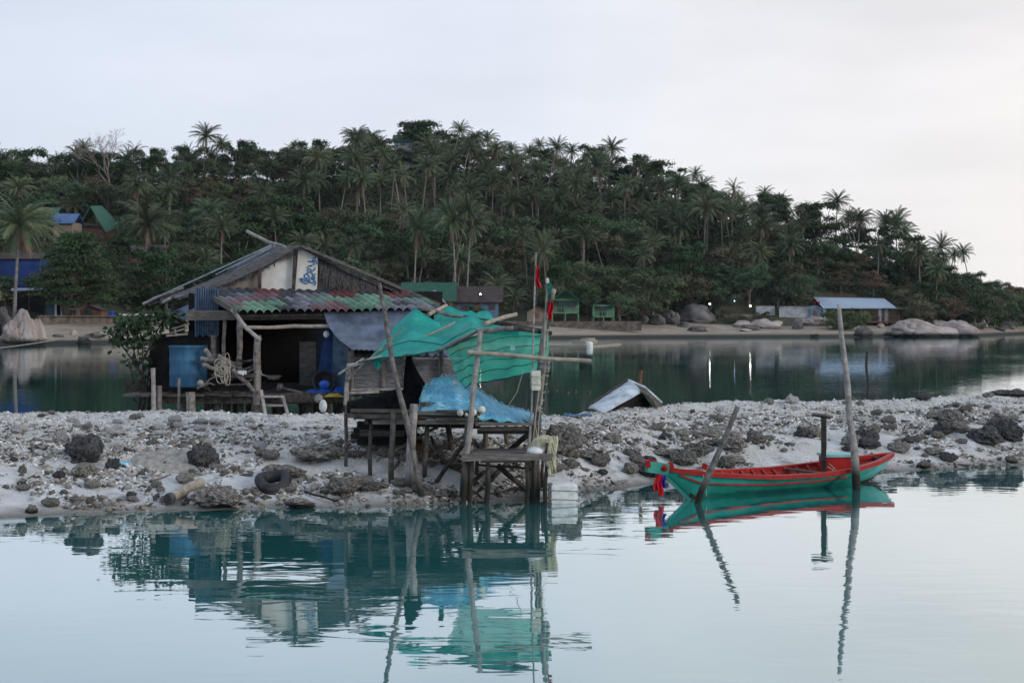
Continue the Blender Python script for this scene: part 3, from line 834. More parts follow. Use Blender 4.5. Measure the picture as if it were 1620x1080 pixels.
# floor clutter that belongs to the deck
cat_d = 'fishing gear'
b_ = MB(); c = P(298, 612, 34.9)
prof = [(0, 0), (.44, 0), (.455, .05), (.45, .3), (.462, .34), (.45, .38), (.452, .62), (.462, .66), (.45, .7), (.455, .97), (.475, .98), (.475, 1.02), (.44, 1.02), (.43, .96), (.41, .1), (0, .08)]
b_.lathe(c, prof, 36); o = b_.build('water_barrel', M['barrel'], origin=c, smooth=True)
tag(o, 'tall faded blue plastic barrel on the hut deck before the dark thatch wall', 'barrel')
# driftwood heap with the tangled rope on top
for k, (x0, y0, x1, y1, Y, rr, lb) in enumerate([(324, 553, 345, 578, 34.4, .07, 'thick stub of driftwood jutting up beside the blue barrel'),
        (318, 567, 372, 575, 34.3, .06, 'grey driftwood branch lying level across the heap behind the rope tangle'), (322, 577, 360, 590, 34.2, .055, 'driftwood branch sloping down under the rope tangle'),
        (345, 562, 372, 582, 34.1, .05, 'short knobbly driftwood limb under the rope coil'), (368, 585, 404, 620, 33.9, .06, 'long driftwood pole slanting down to the porch post'),
        (312, 614, 346, 592, 34.0, .025, 'thin pale stick leaning on the driftwood heap'), (366, 594, 408, 594, 34, .06, 'level grey log resting against the porch post'),
        (388, 590, 407, 580, 34, .035, 'thin forked twig beside the porch post'), (352, 566, 392, 596, 34.2, .04, 'crooked driftwood stick at the back of the heap')]):
    m_ = MB(); a_, b2 = P(x0, y0, Y), P(x1, y1, Y + random.uniform(-.2, .2)); m_.pole(a_, b2, rr, rr * .75, bend=.06)
    if rr > .045 and k % 2 == 0: m_.pole(a_.lerp(b2, .55), a_.lerp(b2, .8) + Vector((.05, -.1, .2)), rr * .5, .012, seg=3)
    tag(m_.build('driftwood_branch', M['wood'], origin=a_), lb, 'driftwood', 'driftwood heaped on the hut deck')
random.seed(15)
for k in range(16):
    px, py = random.uniform(314, 398), random.uniform(570, 616); a_ = random.gauss(.1, .5); L = random.uniform(14, 38)
    p0, p1 = P(px - L * math.cos(a_) / 2, py - L * math.sin(a_) / 2, 34.3 + random.uniform(-.3, .3)), P(px + L * math.cos(a_) / 2, py + L * math.sin(a_) / 2, 34.2 + random.uniform(-.3, .3))
    m_ = MB(); m_.pole(p0, p1, random.uniform(.018, .04), .012, bend=.08); tag(m_.build('driftwood_stick', M['wood'] if k % 3 else M['dark_wood'], origin=p0), 'thin stick in the jumbled driftwood heap beside the blue barrel', 'driftwood', 'thin sticks of the driftwood heap')
rt = MB(); random.seed(5)
for k in range(20):
    cx, cy = 352 + random.uniform(-7, 9), 584 + random.uniform(-10, 12); rx, ry = random.uniform(2, 8), random.uniform(4, 17); ph = random.uniform(0, 6)
    pts = [P(cx + rx * math.cos(ph + t * .45) + 2.2 * nz(k, t * .4), cy + ry * math.sin(ph + t * .45) + 3 * nz(k + 40, t * .4), 33.75 + .12 * nz(k + 70, t * .3)) for t in range(15)]
    rt.tube(pts, .008, 5)
tag(rt.build('rope_tangle', M['rope'], origin=P(352, 600, 33.8)), 'tangle of pale rope hanging over the driftwood heap on the hut deck', 'rope')
m_ = MB(); m_.lathe(P(317, 612, 33.9), [(0, 0), (.06, .02), (.09, .08), (.07, .14), (.03, .17), (0, .17)], 16); tag(m_.build('net_float', M['slat'], origin=P(317, 612, 33.9), smooth=True), 'round grey float on the deck at the foot of the driftwood', 'float')
m_ = MB(); g = []
for i in range(13):
    g.append([P(376 + 14 * i / 12, 586 + 5 * j / 8, 33.95 - .3 * j / 8) + Vector((0, 0, .05 * nz(i * .7, j * .8, 3))) for j in range(9)])
thick(m_, g, .01); tag(m_.build('plastic_bag', M['white'], origin=P(382, 590, 33.9), smooth=True), 'crumpled pale plastic bag on the level log beside the porch post', 'bag')
# side table with pans at the back of the porch
m_ = MB(); c = P(433, 600, 35.6); m_.lathe(c, [(0, 0), (.13, 0), (.2, .09), (.21, .1), (.13, .02), (0, .02)], 20); o = m_.build('enamel_pan', M['white'], origin=c, smooth=True)
tag(o, 'shallow white enamel pan inside the dark porch', 'pan'); m2 = MB(); m2.tube([c + Vector((-.17, 0, .08)), c + Vector((-.3, -.02, .13)), c + Vector((-.32, -.02, .22))], .02, 6); m2.build('handle', M['white'], o)
m_ = MB(); m_.pole(P(444, 613, 34.8), P(478, 622, 34.3), .035); m_.pole(P(439, 612, 34.8), P(446, 614, 34.8), .1, seg=3); tag(m_.build('wooden_mallet', M['wood'], origin=P(444, 613, 34.8)), 'long handled wooden mallet lying on the porch floor', 'mallet')
# hanging blue net with float, tub, tarpaulin, yellow cloth
m_ = MB(); g = []
for j in range(17):
    v = j / 16; w2 = .05 + .2 * v ** .8
    row = []
    for i in range(24):
        a_ = 2 * math.pi * i / 24
        q = P(519 + 2 * v, 517 + 76 * v, 34.9); k = 1 + .22 * math.sin(7 * a_ + 2 * v)
        row.append(q + Vector((w2 * math.cos(a_) * k, .45 * w2 * math.sin(a_) * k, 0)))
    g.append(row)
m_.grid(g, close=True); o = m_.build('hanging_net', M['blue_net_hang'], origin=P(518, 520, 34.5), smooth=True); tag(o, 'bundle of dark blue netting hanging from the porch rail', 'net')
m2 = MB(); m2.lathe(P(516, 534, 34.2), [(0, 0), (.05, .02), (.075, .08), (.05, .15), (0, .17)], 14); m2.build('float', M['white'], o, smooth=True)
c = P(512, 603, 34.35); m_ = MB(); m_.lathe(c, [(0, .22), (.2, .22), (.25, .15), (.28, .0), (.26, -.02), (.235, .0), (.2, .16), (0, .18)], 28, axis=(-.08, 1, -.18)); o = m_.build('basin', M['rubber'], origin=c, smooth=True)
tag(o, 'black rubber basin propped on its side on the porch floor', 'basin')
m_ = MB(); g = []
for i in range(15):
    g.append([c + Vector((.02 + .13 * math.cos(i / 14 * 2 * math.pi) * j / 6, -.02 - .06 * (1 - j / 6) + .03 * nz(i, j), -.07 + .1 * math.sin(i / 14 * 2 * math.pi) * j / 6)) for j in range(7)])
m_.grid(g); tag(m_.build('plastic_bag', M['blue_tarp'], origin=c), 'crumpled bright blue plastic stuffed in the black basin', 'bag')
def cloth(name, x0, y0, x1, y1, Y0, Y1, m, lb, cat, h=.08, amp=.07, seed=1, nx=22, ny=12):
    mb = MB(); g = []
    for i in range(nx + 1):
        row = []
        for j in range(ny + 1):
            u, v = i / nx, j / ny; e = min(u, 1 - u, v, 1 - v) * 4
            p = P(x0 + (x1 - x0) * u, y1, Y0 + (Y1 - Y0) * v)
            zz = (y1 - y0) * 34 / F
            row.append(p + Vector((.04 * nz(v * 5, seed), .05 * nz(u * 6, seed + 3), min(1, e) * h * .6 + amp * abs(nz(u * 6 + seed, v * 4)) * min(1, e + .15))))
        g.append(row)
    thick(mb, g, .012)
    return tag(mb.build(name, m, origin=P((x0 + x1) / 2, y1, Y0), smooth=True), lb, cat)
cloth('tarpaulin', 483, 614, 527, 621, 34.2, 35.0, M['blue_tarp'], 'rumpled blue tarpaulin spread on the porch floor below the basin', 'tarpaulin', .12, .12, 2)
cloth('tarpaulin', 527, 612, 548, 619, 34.15, 34.9, M['blue_tarp'], 'folded strip of blue tarpaulin at the right end of the porch', 'tarpaulin', .16, .08, 5)
cloth('cloth', 512, 621, 544, 627, 33.95, 34.5, M['yellow'], 'dull yellow cloth folded over the front edge of the porch', 'cloth', .1, .06, 7)
m_ = MB(); c = P(504, 630, 33.85); m_.lathe(c, [(0, -.03), (.09, -.03), (.105, 0), (.09, .03), (0, .03)], 20, axis=(0, 1, .1)); tag(m_.build('round_lid', M['slat'], origin=c, smooth=True), 'grey round lid leaning on the porch edge beside the white lid', 'lid')
m_ = MB(); c = P(511, 642, 33.8); m_.lathe(c, [(0, -.03), (.095, -.03), (.11, 0), (.095, .03), (0, .03)], 20, axis=(.5, 1, 0)); m_.v = [(x, y, c.z + (z - c.z) * 1.45) for x, y, z in m_.v]; tag(m_.build('round_lid', M['white'], origin=c, smooth=True), 'white oval lid hanging below the porch edge', 'lid')
# ladder
ld = thing('ladder', 'bleached wooden ladder leaning against the porch deck', 'ladder', P(437, 660, 33.4))
for (x0, y0, x1, y1) in [(413, 617, 421, 660), (447, 626, 457, 660)]:
    m_ = MB(); m_.beam(P(x0, y0, 33.75), P(x1, y1 + 2, 33.3), .07, .05); m_.build('rail', M['pale_wood'], ld)
for (y, xa, xb) in [(627, 415, 448), (641, 418, 451), (658, 421, 456)]:
    m_ = MB(); m_.beam(P(xa, y, 33.6), P(xb, y, 33.55), .04, .05); m_.build('rung', M['pale_wood'], ld)
# separate stakes left of the hut
for (x0, y0, x1, y1, Y, lb, rr) in [(242, 582, 244, 668, 33.8, 'tall pale stake with a cut top left of the blue barrel', .055), (252, 610, 252, 668, 33.9, 'short grey stake next to the tall pale stake', .06),
                                    (283, 598, 283, 668, 33.9, 'thin dark stake in front of the blue barrel', .035), (301, 620, 303, 668, 33.7, 'stout grey stake at the front of the deck under the driftwood', .11)]:
    m_ = MB(); m_.pole(P(x0, y0, Y), P(x1, y1, Y), rr, bend=.01); tag(m_.build('stake', M['pale_wood'] if x0 < 250 else M['wood'], origin=P(x1, y1, Y)), lb, 'stake', 'stakes in front of the hut')
m_ = MB(); m_.beam(P(198, 611, 36), P(222, 612, 36), .1, .22); m_.beam(P(222, 612, 36), P(240, 612, 36), .1, .2)
for px in (222, 228, 236): m_.pole(P(px, 600, 36), P(px - 1, 668, 36), .045)
tag(m_.build('landing_stage', M['dark_wood'], origin=P(222, 660, 36)), 'small dark plank landing on thin stilts at the left end of the hut', 'landing')
# leafy bush climbing the left end
bush = thing('climbing_bush', 'leafy green climber sprawling over the left end of the hut', 'bush', P(225, 640, 35.2))
cs = []; r5 = np.random.default_rng(5)
for (px, py, rx, ry, n_) in [(203, 518, .34, .14, 110), (184, 536, .2, .16, 60), (222, 508, .3, .14, 120), (248, 502, .3, .13, 130), (272, 502, .25, .12, 60), (212, 540, .3, .25, 120), (228, 565, .14, .3, 60), (203, 572, .14, .1, 22), (222, 600, .1, .3, 30), (194, 505, .15, .08, 16), (246, 522, .25, .2, 70)]:
    c0 = np.array(P(px, py, 35.3)); cs.append(c0 + r5.normal(size=(n_, 3)) * np.array((rx, .3, ry)) * .75)
cs = np.concatenate(cs); nm = r5.normal(size=cs.shape) * .8 + np.array((0, -.5, .8))
v_, q_ = leaf_arrays(cs, nm, r5.uniform(.1, .22, len(cs)), .6, r5)
link_mesh('foliage', arr_mesh('foliage', v_ - np.array(bush.location), q_, M['leaf_near']), bush)
m_ = MB()
for (a_, b2) in [((228, 640), (225, 540)), ((226, 600), (200, 525)), ((226, 570), (258, 505)), ((222, 590), (190, 540)), ((215, 620), (205, 575))]:
    m_.pole(P(*a_, 35.3), P(*b2, 35.3), .03, .012)
m_.build('stem', M['dark_wood'], bush)
# mooring rope from the left shore to the hut
m_ = MB(); a_, b2 = P(-120, 560, 40), P(333, 475, 36)
m_.tube([a_.lerp(b2, t / 24) - Vector((0, 0, .28 * math.sin(math.pi * t / 24))) for t in range(25)], .017, 5)
tag(m_.build('mooring_rope', M['rope'], origin=b2), 'long taut pale rope running from the hut eave out over the water to the left', 'rope')

# ================================================================== NET-DRYING PLATFORM at the water's edge
random.seed(33)
plat = thing('fishing_platform', 'rickety weathered fishing platform on many thin stilts standing at the edge of the rubble bank', 'platform', P(690, 790, 26))
def leg(parent, x0, y0, x1, y1, Y, r0, Y1=None, m='wet_wood', name='leg', ext=.35, bend=.02):
    a = P(x0, y0, Y); b = P(x1, y1, Y1 or Y); b = b + (b - a).normalized() * ext
    mb = MB(); mb.pole(b, a, r0 * 1.08, r0, bend=bend); return mb.build(name, M[m], parent)
for a in [(547, 652, 547, 752, 26.0, .032), (588, 656, 584, 785, 25.6, .036), (622, 652, 619, 795, 25.3, .05), (676, 668, 673, 790, 25.7, .042), (742, 662, 734, 802, 25.05, .062),
          (709, 668, 714, 742, 27.0, .055), (768, 682, 769, 716, 27.4, .05), (846, 668, 836, 802, 25.25, .045), (852, 650, 848, 800, 25.35, .055), (582, 660, 582, 712, 27.6, .045),
          (620, 660, 616, 745, 27.0, .035), (628, 664, 631, 730, 27.4, .03), (655, 664, 660, 720, 27.6, .05), (800, 672, 802, 720, 27.6, .04)]:
    leg(plat, *a[:5], a[5])
for (x0, y0, x1, y1, Y0, Y1, rr) in [(700, 671, 617, 717, 27, 25.5, .03), (738, 687, 668, 728, 25.2, 25.9, .03), (734, 701, 676, 780, 25.1, 25.6, .04), (674, 700, 735, 757, 25.8, 26.2, .035), (682, 690, 700, 735, 27, 26.2, .025),
                                  (835, 688, 800, 716, 25.4, 26.8, .05), (807, 729, 746, 790, 26.4, 25.1, .045), (787, 736, 846, 788, 25.2, 25.3, .05), (767, 746, 741, 767, 25.6, 25.2, .04), (750, 697, 770, 716, 25.4, 27.2, .04),
                                  (732, 768, 760, 785, 25.1, 25.2, .02), (640, 722, 622, 742, 27, 25.5, .025)]:
    mb = MB(); mb.pole(P(x0, y0, Y0), P(x1, y1, Y1), rr, bend=.02); mb.build('brace', M['dark_wood'] if rr > .03 else M['wet_wood'], plat)
mb = MB(); mb.beam(P(640, 695, 27), P(733, 757, 25.9), .05, .2); mb.build('plank_brace', M['rust'], plat)
mb = MB()
def plank_row(mb, x0, x1, y, Y, w, h, tone=.5):
    c = Vector((1, .96, .93)) * tone * random.uniform(.7, 1.2)
    mb.beam(P(x0, y + random.uniform(-1, 1), Y), P(x1, y + random.uniform(-1, 1), Y + random.uniform(-.06, .06)), w, h, tuple(c))
for k in range(15):     # deck planks side by side, then loose planks stacked along the front
    Y = 25.5 + k * .165; zl = 1.44; x0, x1 = -2.75 + random.uniform(-.2, .2), -.55 + random.uniform(-.2, .25)
    mb.beam((x0, Y, zl + random.uniform(-.012, .012)), (x1, Y, zl + random.uniform(-.012, .012)), .15, .04, tuple(Vector((.6, .57, .55)) * random.uniform(.5, 1.1)))
    x0, x1 = -.62 + random.uniform(-.1, .1), .42 + random.uniform(-.05, .05)
    mb.beam((x0, Y, 1.37 + random.uniform(-.01, .01)), (x1, Y, 1.365), .15, .04, tuple(Vector((.7, .68, .66)) * random.uniform(.6, 1.1)))
plank_row(mb, 575, 755, 659, 25.35, .12, .07, .45); plank_row(mb, 648, 760, 653, 25.3, .16, .06, .5); plank_row(mb, 664, 704, 643, 25.5, .1, .16, .38)
plank_row(mb, 555, 660, 650, 25.5, .16, .06, .35); plank_row(mb, 590, 648, 667, 25.4, .1, .09, .85); plank_row(mb, 660, 756, 668, 25.3, .12, .07, .8)
plank_row(mb, 690, 758, 663, 25.2, .12, .05, .35); plank_row(mb, 752, 852, 671, 25.2, .1, .05, .95); plank_row(mb, 758, 850, 678, 25.25, .08, .07, .4); plank_row(mb, 755, 838, 683, 25.4, .06, .08, .35)
plank_row(mb, 690, 750, 651, 25.3, .16, .05, .42)
mb.build('deck', M['plank'], plat)
mb = MB()
for k in range(4):
    x = -2.6 + k * .95; mb.beam((x, 25.4, 1.37), (x, 28, 1.37), .07, .09)
mb.beam(P(548, 657, 25.45), P(660, 662, 25.4), .08, .08); mb.beam(P(600, 668, 27.4), P(760, 674, 27.4), .08, .1)
mb.build('joist', M['dark_wood'], plat)
# planks stacked on the bank under the deck
for k, (x0, x1, y, Y, tn) in enumerate([(566, 664, 670, 27.4, .16), (560, 660, 680, 27.2, .14), (556, 664, 690, 27.0, .12), (570, 640, 684, 26.7, .55), (566, 668, 699, 27.0, .1)]):
    mb = MB(); plank_row(mb, x0, x1, y, Y, .3, .1, tn)
    tag(mb.build('plank', M['plank'], origin=P((x0 + x1) / 2, y, Y)), ['topmost dark plank of the stack under the platform', 'dark plank second from the top of the stack under the platform', 'dark plank in the middle of the stack under the platform', 'pale short board poking out of the stack under the platform', 'lowest dark plank of the stack under the platform'][k], 'plank', 'planks stacked under the platform')
# low landing stage
jet = thing('landing_stage', 'low plank landing stage on braced legs in the water beside the taller platform', 'landing', P(800, 795, 25))
for (x0, y0, x1, y1, Y, rr) in [(737, 718, 732, 803, 24.75, .06), (747, 716, 742, 803, 24.8, .05), (772, 724, 769, 803, 24.75, .055), (834, 724, 834, 803, 24.7, .05), (845, 722, 846, 800, 24.9, .055), (866, 700, 865, 806, 24.6, .045), (755, 722, 752, 770, 25.9, .04), (860, 720, 858, 765, 25.9, .04)]:
    leg(jet, x0, y0, x1, y1, Y, rr * .78)
mb = MB()
for k in range(8):
    Y = 24.55 + k * .17; mb.beam(P(738 + random.uniform(-5, 5) + k * 1.2, 0, Y).xy.to_3d() + Vector((0, 0, .84)), P(872 - k * 1.2 + random.uniform(-5, 3), 0, Y).xy.to_3d() + Vector((0, 0, .84 + random.uniform(-.01, .02))), .16, .04, tuple(Vector((.85, .84, .84)) * random.uniform(.6, 1.1)))
mb.beam(P(731, 724, 24.45), P(874, 722, 24.45), .05, .11, (.8, .76, .72)); mb.beam(P(760, 728, 24.5), P(838, 727, 24.5), .05, .08, (.5, .48, .46))
mb.build('deck', M['plank'], jet)
mb = MB(); mb.pole(P(757, 735, 24.9), P(846, 742, 25), .02); mb.pole(P(741, 768, 24.8), P(765, 790, 24.9), .02); mb.build('brace', M['dark_wood'], jet)
# poles of the frame, each lashed
def solo(name, pts, Y0, Y1, r0, r1, m, lb, cat, group=None, bend=.015, ext=0.0):
    a, b = P(*pts[0], Y0), P(*pts[1], Y1); mb = MB()
    if ext: b = b + (b - a).normalized() * ext
    mb.pole(b, a, r1, r0, bend=bend, seg=9); return tag(mb.build(name, M[m], origin=b), lb, cat, group)
solo('leaning_pole', [(600, 448), (668, 792)], 25.2, 24.9, .035, .06, 'wood', 'long grey pole leaning across the platform front, its foot in the water', 'pole', ext=.3)
solo('short_post', [(655, 639), (645, 792)], 25.15, 25.15, .07, .085, 'pale_wood', 'stout short post with a sawn top beside the leaning pole', 'post', ext=.3)
solo('upright_pole', [(760, 523), (738, 720)], 25.0, 24.9, .042, .055, 'pale_wood', 'bleached upright pole holding the front edge of the green net', 'pole')
solo('corner_post', [(863, 498), (848, 670)], 25.6, 25.35, .045, .055, 'wood', 'weathered corner post with foam floats tied to it at the right end of the platform', 'post')
solo('crosspiece', [(740, 557), (935, 571)], 24.85, 25.1, .042, .038, 'bamboo', 'long level bamboo pole lashed across the front and sticking out to the right', 'pole')
frame = thing('drying_rack', 'rack of thin crooked poles carrying the green shade net', 'rack', P(700, 560, 26.5))
for (x0, y0, x1, y1, Y0, Y1, rr, m) in [(549, 602, 640, 518, 25.7, 27.0, .03, 'wood'), (550, 579, 604, 564, 25.4, 25.5, .035, 'pale_wood'), (535, 592, 575, 567, 25.5, 26, .02, 'pale_wood'), (690, 556, 755, 524, 25.25, 25.3, .03, 'wood'),
                                     (755, 524, 812, 519, 25.3, 25.3, .045, 'wood'), (808, 519, 872, 527, 25.35, 25.8, .045, 'dark_wood'), (662, 487, 740, 503, 27.6, 27.6, .035, 'wood'), (735, 502, 870, 527, 27.5, 26.2, .05, 'dark_wood'),
                                     (678, 498, 706, 483, 27.4, 28.0, .04, 'bamboo'), (766, 512, 816, 497, 26.6, 27.8, .045, 'bamboo'), (645, 560, 612, 572, 25.3, 25.4, .02, 'wood'), (600, 570, 720, 510, 26.0, 26.9, .022, 'bamboo'),
                                     (551, 575, 546, 640, 25.9, 25.9, .035, 'pale_wood'), (697, 552, 702, 620, 27.4, 27.4, .05, 'wood'), (548, 640, 549, 655, 25.9, 25.9, .03, 'wood')]:
    mb = MB(); mb.pole(P(x0, y0, Y0), P(x1, y1, Y1), rr, rr * .9, bend=.02); mb.build('pole', M[m], frame)
def polyl(pts, t):
    k = t * (len(pts) - 1); i = min(int(k), len(pts) - 2); f = k - i
    q = [pts[i][c] * (1 - f) + pts[i + 1][c] * f for c in range(3)]
    return P(*q)
def sheet(top, bot, nu, nv, sag=.1, wr=.04, seed=0):
    g = []
    for i in range(nu + 1):
        u = i / nu; row = []
        for j in range(nv + 1):
            v = j / nv; p = polyl(top, u).lerp(polyl(bot, u), v)
            k = math.sin(math.pi * v)
            row.append(p + Vector((.5 * wr * nz(u * 8, v * 5, seed), wr * nz(u * 9, v * 4, seed + 5), -sag * k * (.6 + .6 * nz(u * 5, 1, seed)) + wr * .7 * nz(u * 10 + v * 4, v * 3, seed + 9))))
        g.append(row)
    return g
net = thing('shade_net', 'torn turquoise green shade net draped over thin poles, one side hanging down', 'net', P(720, 540, 26.2))
t1 = [(600, 546, 27.3), (627, 513, 27.4), (657, 487, 27.5), (684, 505, 27.4), (698, 514, 27.3), (722, 505, 27.2), (745, 499, 27.1), (775, 511, 26.9), (818, 523, 26.4)]
b1 = [(566, 573, 25.35), (600, 567, 25.3), (640, 563, 25.25), (672, 558, 25.2), (700, 553, 25.2), (728, 541, 25.22), (752, 527, 25.25), (785, 523, 25.3), (820, 522, 25.5)]
mb = MB(); mb.grid(sheet(t1, b1, 56, 22, .16, .04, 3)); top = mb.build('top_sheet', M['green_net'], net, smooth=True)
t2 = [(686, 500, 28.2), (709, 484, 28.3), (738, 492, 28.1), (752, 494, 28.0), (768, 490, 28.0), (782, 503, 27.7), (815, 515, 27.2), (866, 520, 26.6)]
b2 = [(690, 509, 27.35), (702, 515, 27.25), (724, 508, 27.1), (745, 502, 27.0), (775, 513, 26.8), (812, 533, 26.3), (846, 527, 26.1), (866, 528, 25.9)]
mb = MB(); mb.grid(sheet(t2, b2, 46, 16, .1, .07, 13)); mb.build('back_sheet', M['green_net'], net, smooth=True)
t3 = [(705, 553, 25.6), (735, 540, 25.5), (760, 527, 25.4), (800, 521, 25.5), (845, 522, 25.8), (869, 519, 26.0)]
b3 = [(733, 616, 25.9), (746, 606, 25.8), (775, 603, 25.8), (806, 597, 25.9), (838, 590, 26.0), (867, 574, 26.2)]
g3 = sheet(t3, b3, 60, 24, 0, .05, 23)
mb = MB(); mb.grid(g3); dr = mb.build('hanging_sheet', M['green_drape'], net, smooth=True)
sm = MB()
for j in (4, 9, 14, 19):
    sm.tube([g3[i][j] + Vector((0, -.012, .05 * nz(i * .06, j))) for i in range(61)], .007, 4)
sm.tube([g3[i][24] for i in range(61)], .014, 4); sm.tube([g3[i][0] for i in range(61)], .014, 4)
sm.build('seam', M['green_seam'], dr)
sm = MB(); g1 = sheet(t1, b1, 56, 22, .16, .04, 3)
for j in (13,): sm.tube([g1[i][j] + Vector((0, 0, .012)) for i in range(57)], .008, 4)
sm.tube([g1[i][22] for i in range(57)], .014, 4)
sm.build('seam', M['green_seam'], top)
mb = MB(); mb.box(P(811, 550, 25.58), (.08, .012, .09), .1); mb.build('patch', M['lid'], dr)
mb = MB(); g = sheet([(590, 566, 25.5), (598, 567, 25.45), (606, 566, 25.5)], [(593, 582, 25.4), (598, 584, 25.4), (603, 578, 25.5)], 10, 8, 0, .05, 2); mb.grid(g); mb.build('rag_end', M['green_net'], net, smooth=True)
# black net: low heap with a raised peak hung from a frame pole
bn = MB(); g = []
for i in range(41):
    u = i / 40; row = []
    px = 549 + (697 - 549) * u
    for j in range(17):
        v = j / 16
        ytop = interp(px, [(549, 634), (575, 629), (600, 622), (630, 614), (645, 618), (665, 625), (690, 648), (697, 655)])
        base = P(px, 656, 25.55 + 1.7 * v); hgt = max(0, (656 - ytop) * 26 / F)
        row.append(base + Vector((0, 0, -.0 + hgt * math.sin(math.pi * min(1, v * 1.15 + .02)) ** .7 + .05 * nz(u * 8, v * 5, 4))))
    g.append(row)
thick(bn, g, .02); g = []
for i in range(25):
    a_ = 2 * math.pi * i / 24; row = []
    for j in range(15):
        v = j / 14
        c = P(647 + 23 * v ** 1.6, 563 + 88 * v, 26.1); r_ = .05 + .36 * v ** 1.35
        k = 1 + .16 * math.sin(5 * a_ + v * 2)
        row.append(c + Vector((r_ * math.cos(a_) * k, .6 * r_ * math.sin(a_) * k, 0)))
    g.append(row)
bn.grid(g); tag(bn.build('black_net', M['black_net'], origin=P(630, 655, 26), smooth=True), 'heap of black netting on the platform with a tall pointed peak hung from the frame', 'net')
# pale blue net heap
def net_h(u, v):
    pxx = 660 + 195 * u
    yt = interp(pxx, [(660, 648), (668, 620), (685, 607), (710, 602), (725, 606), (745, 622), (770, 638), (795, 652), (820, 660), (855, 668)])
    yb = interp(pxx, [(660, 652), (760, 660), (855, 670)])
    return max(0, (yb - yt) * 26 / F) * min(1, v / .45) ** .75 * (1 if v < .5 else math.cos(math.pi * .5 * min(1, (v - .5) / .5)) ** .6)
g = []
for i in range(71):
    u = i / 70; row = []
    for j in range(29):
        v = j / 28; pxx = 660 + 195 * u; yb = interp(pxx, [(660, 652), (760, 661), (855, 670)])
        p = P(pxx, yb, 25.35 + 1.5 * v * (1 - .3 * u))
        row.append(Vector((p.x, p.y, P(0, yb, 25.35).z + net_h(u, v) * (1 + .13 * nz(u * 9, v * 4, 2)) + .05 * nz(u * 14, v * 7, 6) + .008)))
    g.append(row)
fn = MB(); thick(fn, g, .03)
bnet = fn.build('fishing_net', M['cyan_net'], origin=P(750, 665, 26), smooth=True)
tag(bnet, 'big fluffy heap of pale blue fishing net tapering along the platform deck', 'fishing net')
st_ = MB(); r7 = random.Random(7)
for k in range(2400):
    i, j = r7.randrange(2, 66), r7.randrange(1, 24)
    p = g[i][j]; L = r7.uniform(.08, .32); a_ = r7.gauss(.0, .8) - .35
    d = Vector((math.cos(a_) * L, r7.gauss(0, .1), math.sin(a_) * L * .7)); q = p + d
    mid = p.lerp(q, .5) + Vector((0, -.02, r7.uniform(.01, .05)))
    zf = g[min(69, max(0, int(i + d.x / .032)))][j].z
    q.z = max(min(q.z, zf + .035), zf - .02); 
    st_.tube([p + Vector((0, -.015, .01)), mid, q + Vector((0, -.02, .0))], .0032, 3, cap=False)
st_.build('loose_strand', M['cyan_strand'], bnet)
for (px, py, Y, s_) in [(719, 609, 25.9, .085), (762, 648, 25.25, .08), (749, 652, 25.2, .07), (728, 653, 25.15, .065), (738, 656, 25.2, .04)]:
    c = P(px, py, Y); mb = MB(); mb.lathe(c, [(0, -s_ * .9), (s_ * .6, -s_ * .7), (s_, 0), (s_ * .6, s_ * .7), (0, s_ * .9)], 14, axis=(1, .3, .2)); mb.build('float', M['foam'], bnet, smooth=True)
# flags and poles at the right corner
fp = thing('flag_pole', 'thin pale pole flying a red flag, the taller of the two at the platform corner', 'flag', P(842, 720, 25.2), 'marker flags at the platform corner')
mb = MB(); mb.tube([P(848, 399, 25.3), P(844, 520, 25.25), P(841, 650, 25.2), P(836, 722, 25.1)], [.014, .017, .02, .024], 7); mb.build('pole', M['pale_wood'], fp)
def flag(parent, x0, y0, pts_r, Y, n=10):
    mb = MB(); g = []
    for j, (xa, xb, y) in enumerate(pts_r):
        g.append([P(xa + (xb - xa) * i / n, y + 2 * math.sin(i * .6), Y + .05 * math.sin(i * .9 + j)) for i in range(n + 1)])
    thick(mb, g, .006); mb.build('flag_cloth', M['flag'], parent, smooth=True)
flag(fp, 846, 420, [(847, 849, 421), (847, 853, 427), (847, 854, 434), (847, 853.5, 440), (847, 852, 443), (848, 855, 448), (852, 857, 455)], 25.28)
f2 = thing('flag_pole', 'leaning bamboo flag pole with a white tip and red flag, the shorter one', 'flag', P(850, 660, 25.3), 'marker flags at the platform corner')
mb = MB(); mb.tube([P(866, 440, 25.45), P(862, 520, 25.4), P(856, 640, 25.3)], [.014, .02, .026], 7); mb.build('pole', M['bamboo'], f2)
mb = MB(); mb.tube([P(872, 440, 25.5), P(868, 500, 25.5), P(864, 560, 25.45)], [.01, .012, .012], 6); mb.build('pole', M['green_seam'], f2)
mb = MB(); mb.lathe(P(866, 444, 25.4), [(0, -.05), (.03, -.04), (.035, .02), (0, .06)], 10); mb.build('pole_tip', M['foam'], f2)
mb = MB(); mb.lathe(P(875, 466, 25.4), [(0, -.1), (.035, -.08), (.03, .0), (.05, .06), (.03, .1), (0, .11)], 12, axis=(.12, 0, 1)); mb.build('float', M['bamboo'], f2, smooth=True)
mb = MB(); thick(mb, sheet([(866, 449, 25.4), (870, 447, 25.4), (872, 449, 25.4)], [(867, 465, 25.4), (869, 466, 25.4), (871, 463, 25.4)], 6, 8, 0, .05, 6), .006); mb.build('rag', M['green_net'], f2)
flag(f2, 868, 478, [(870, 873, 476), (867, 875, 481), (866, 876, 488), (866, 873, 496), (867, 874, 502), (870, 873, 505)], 25.4)
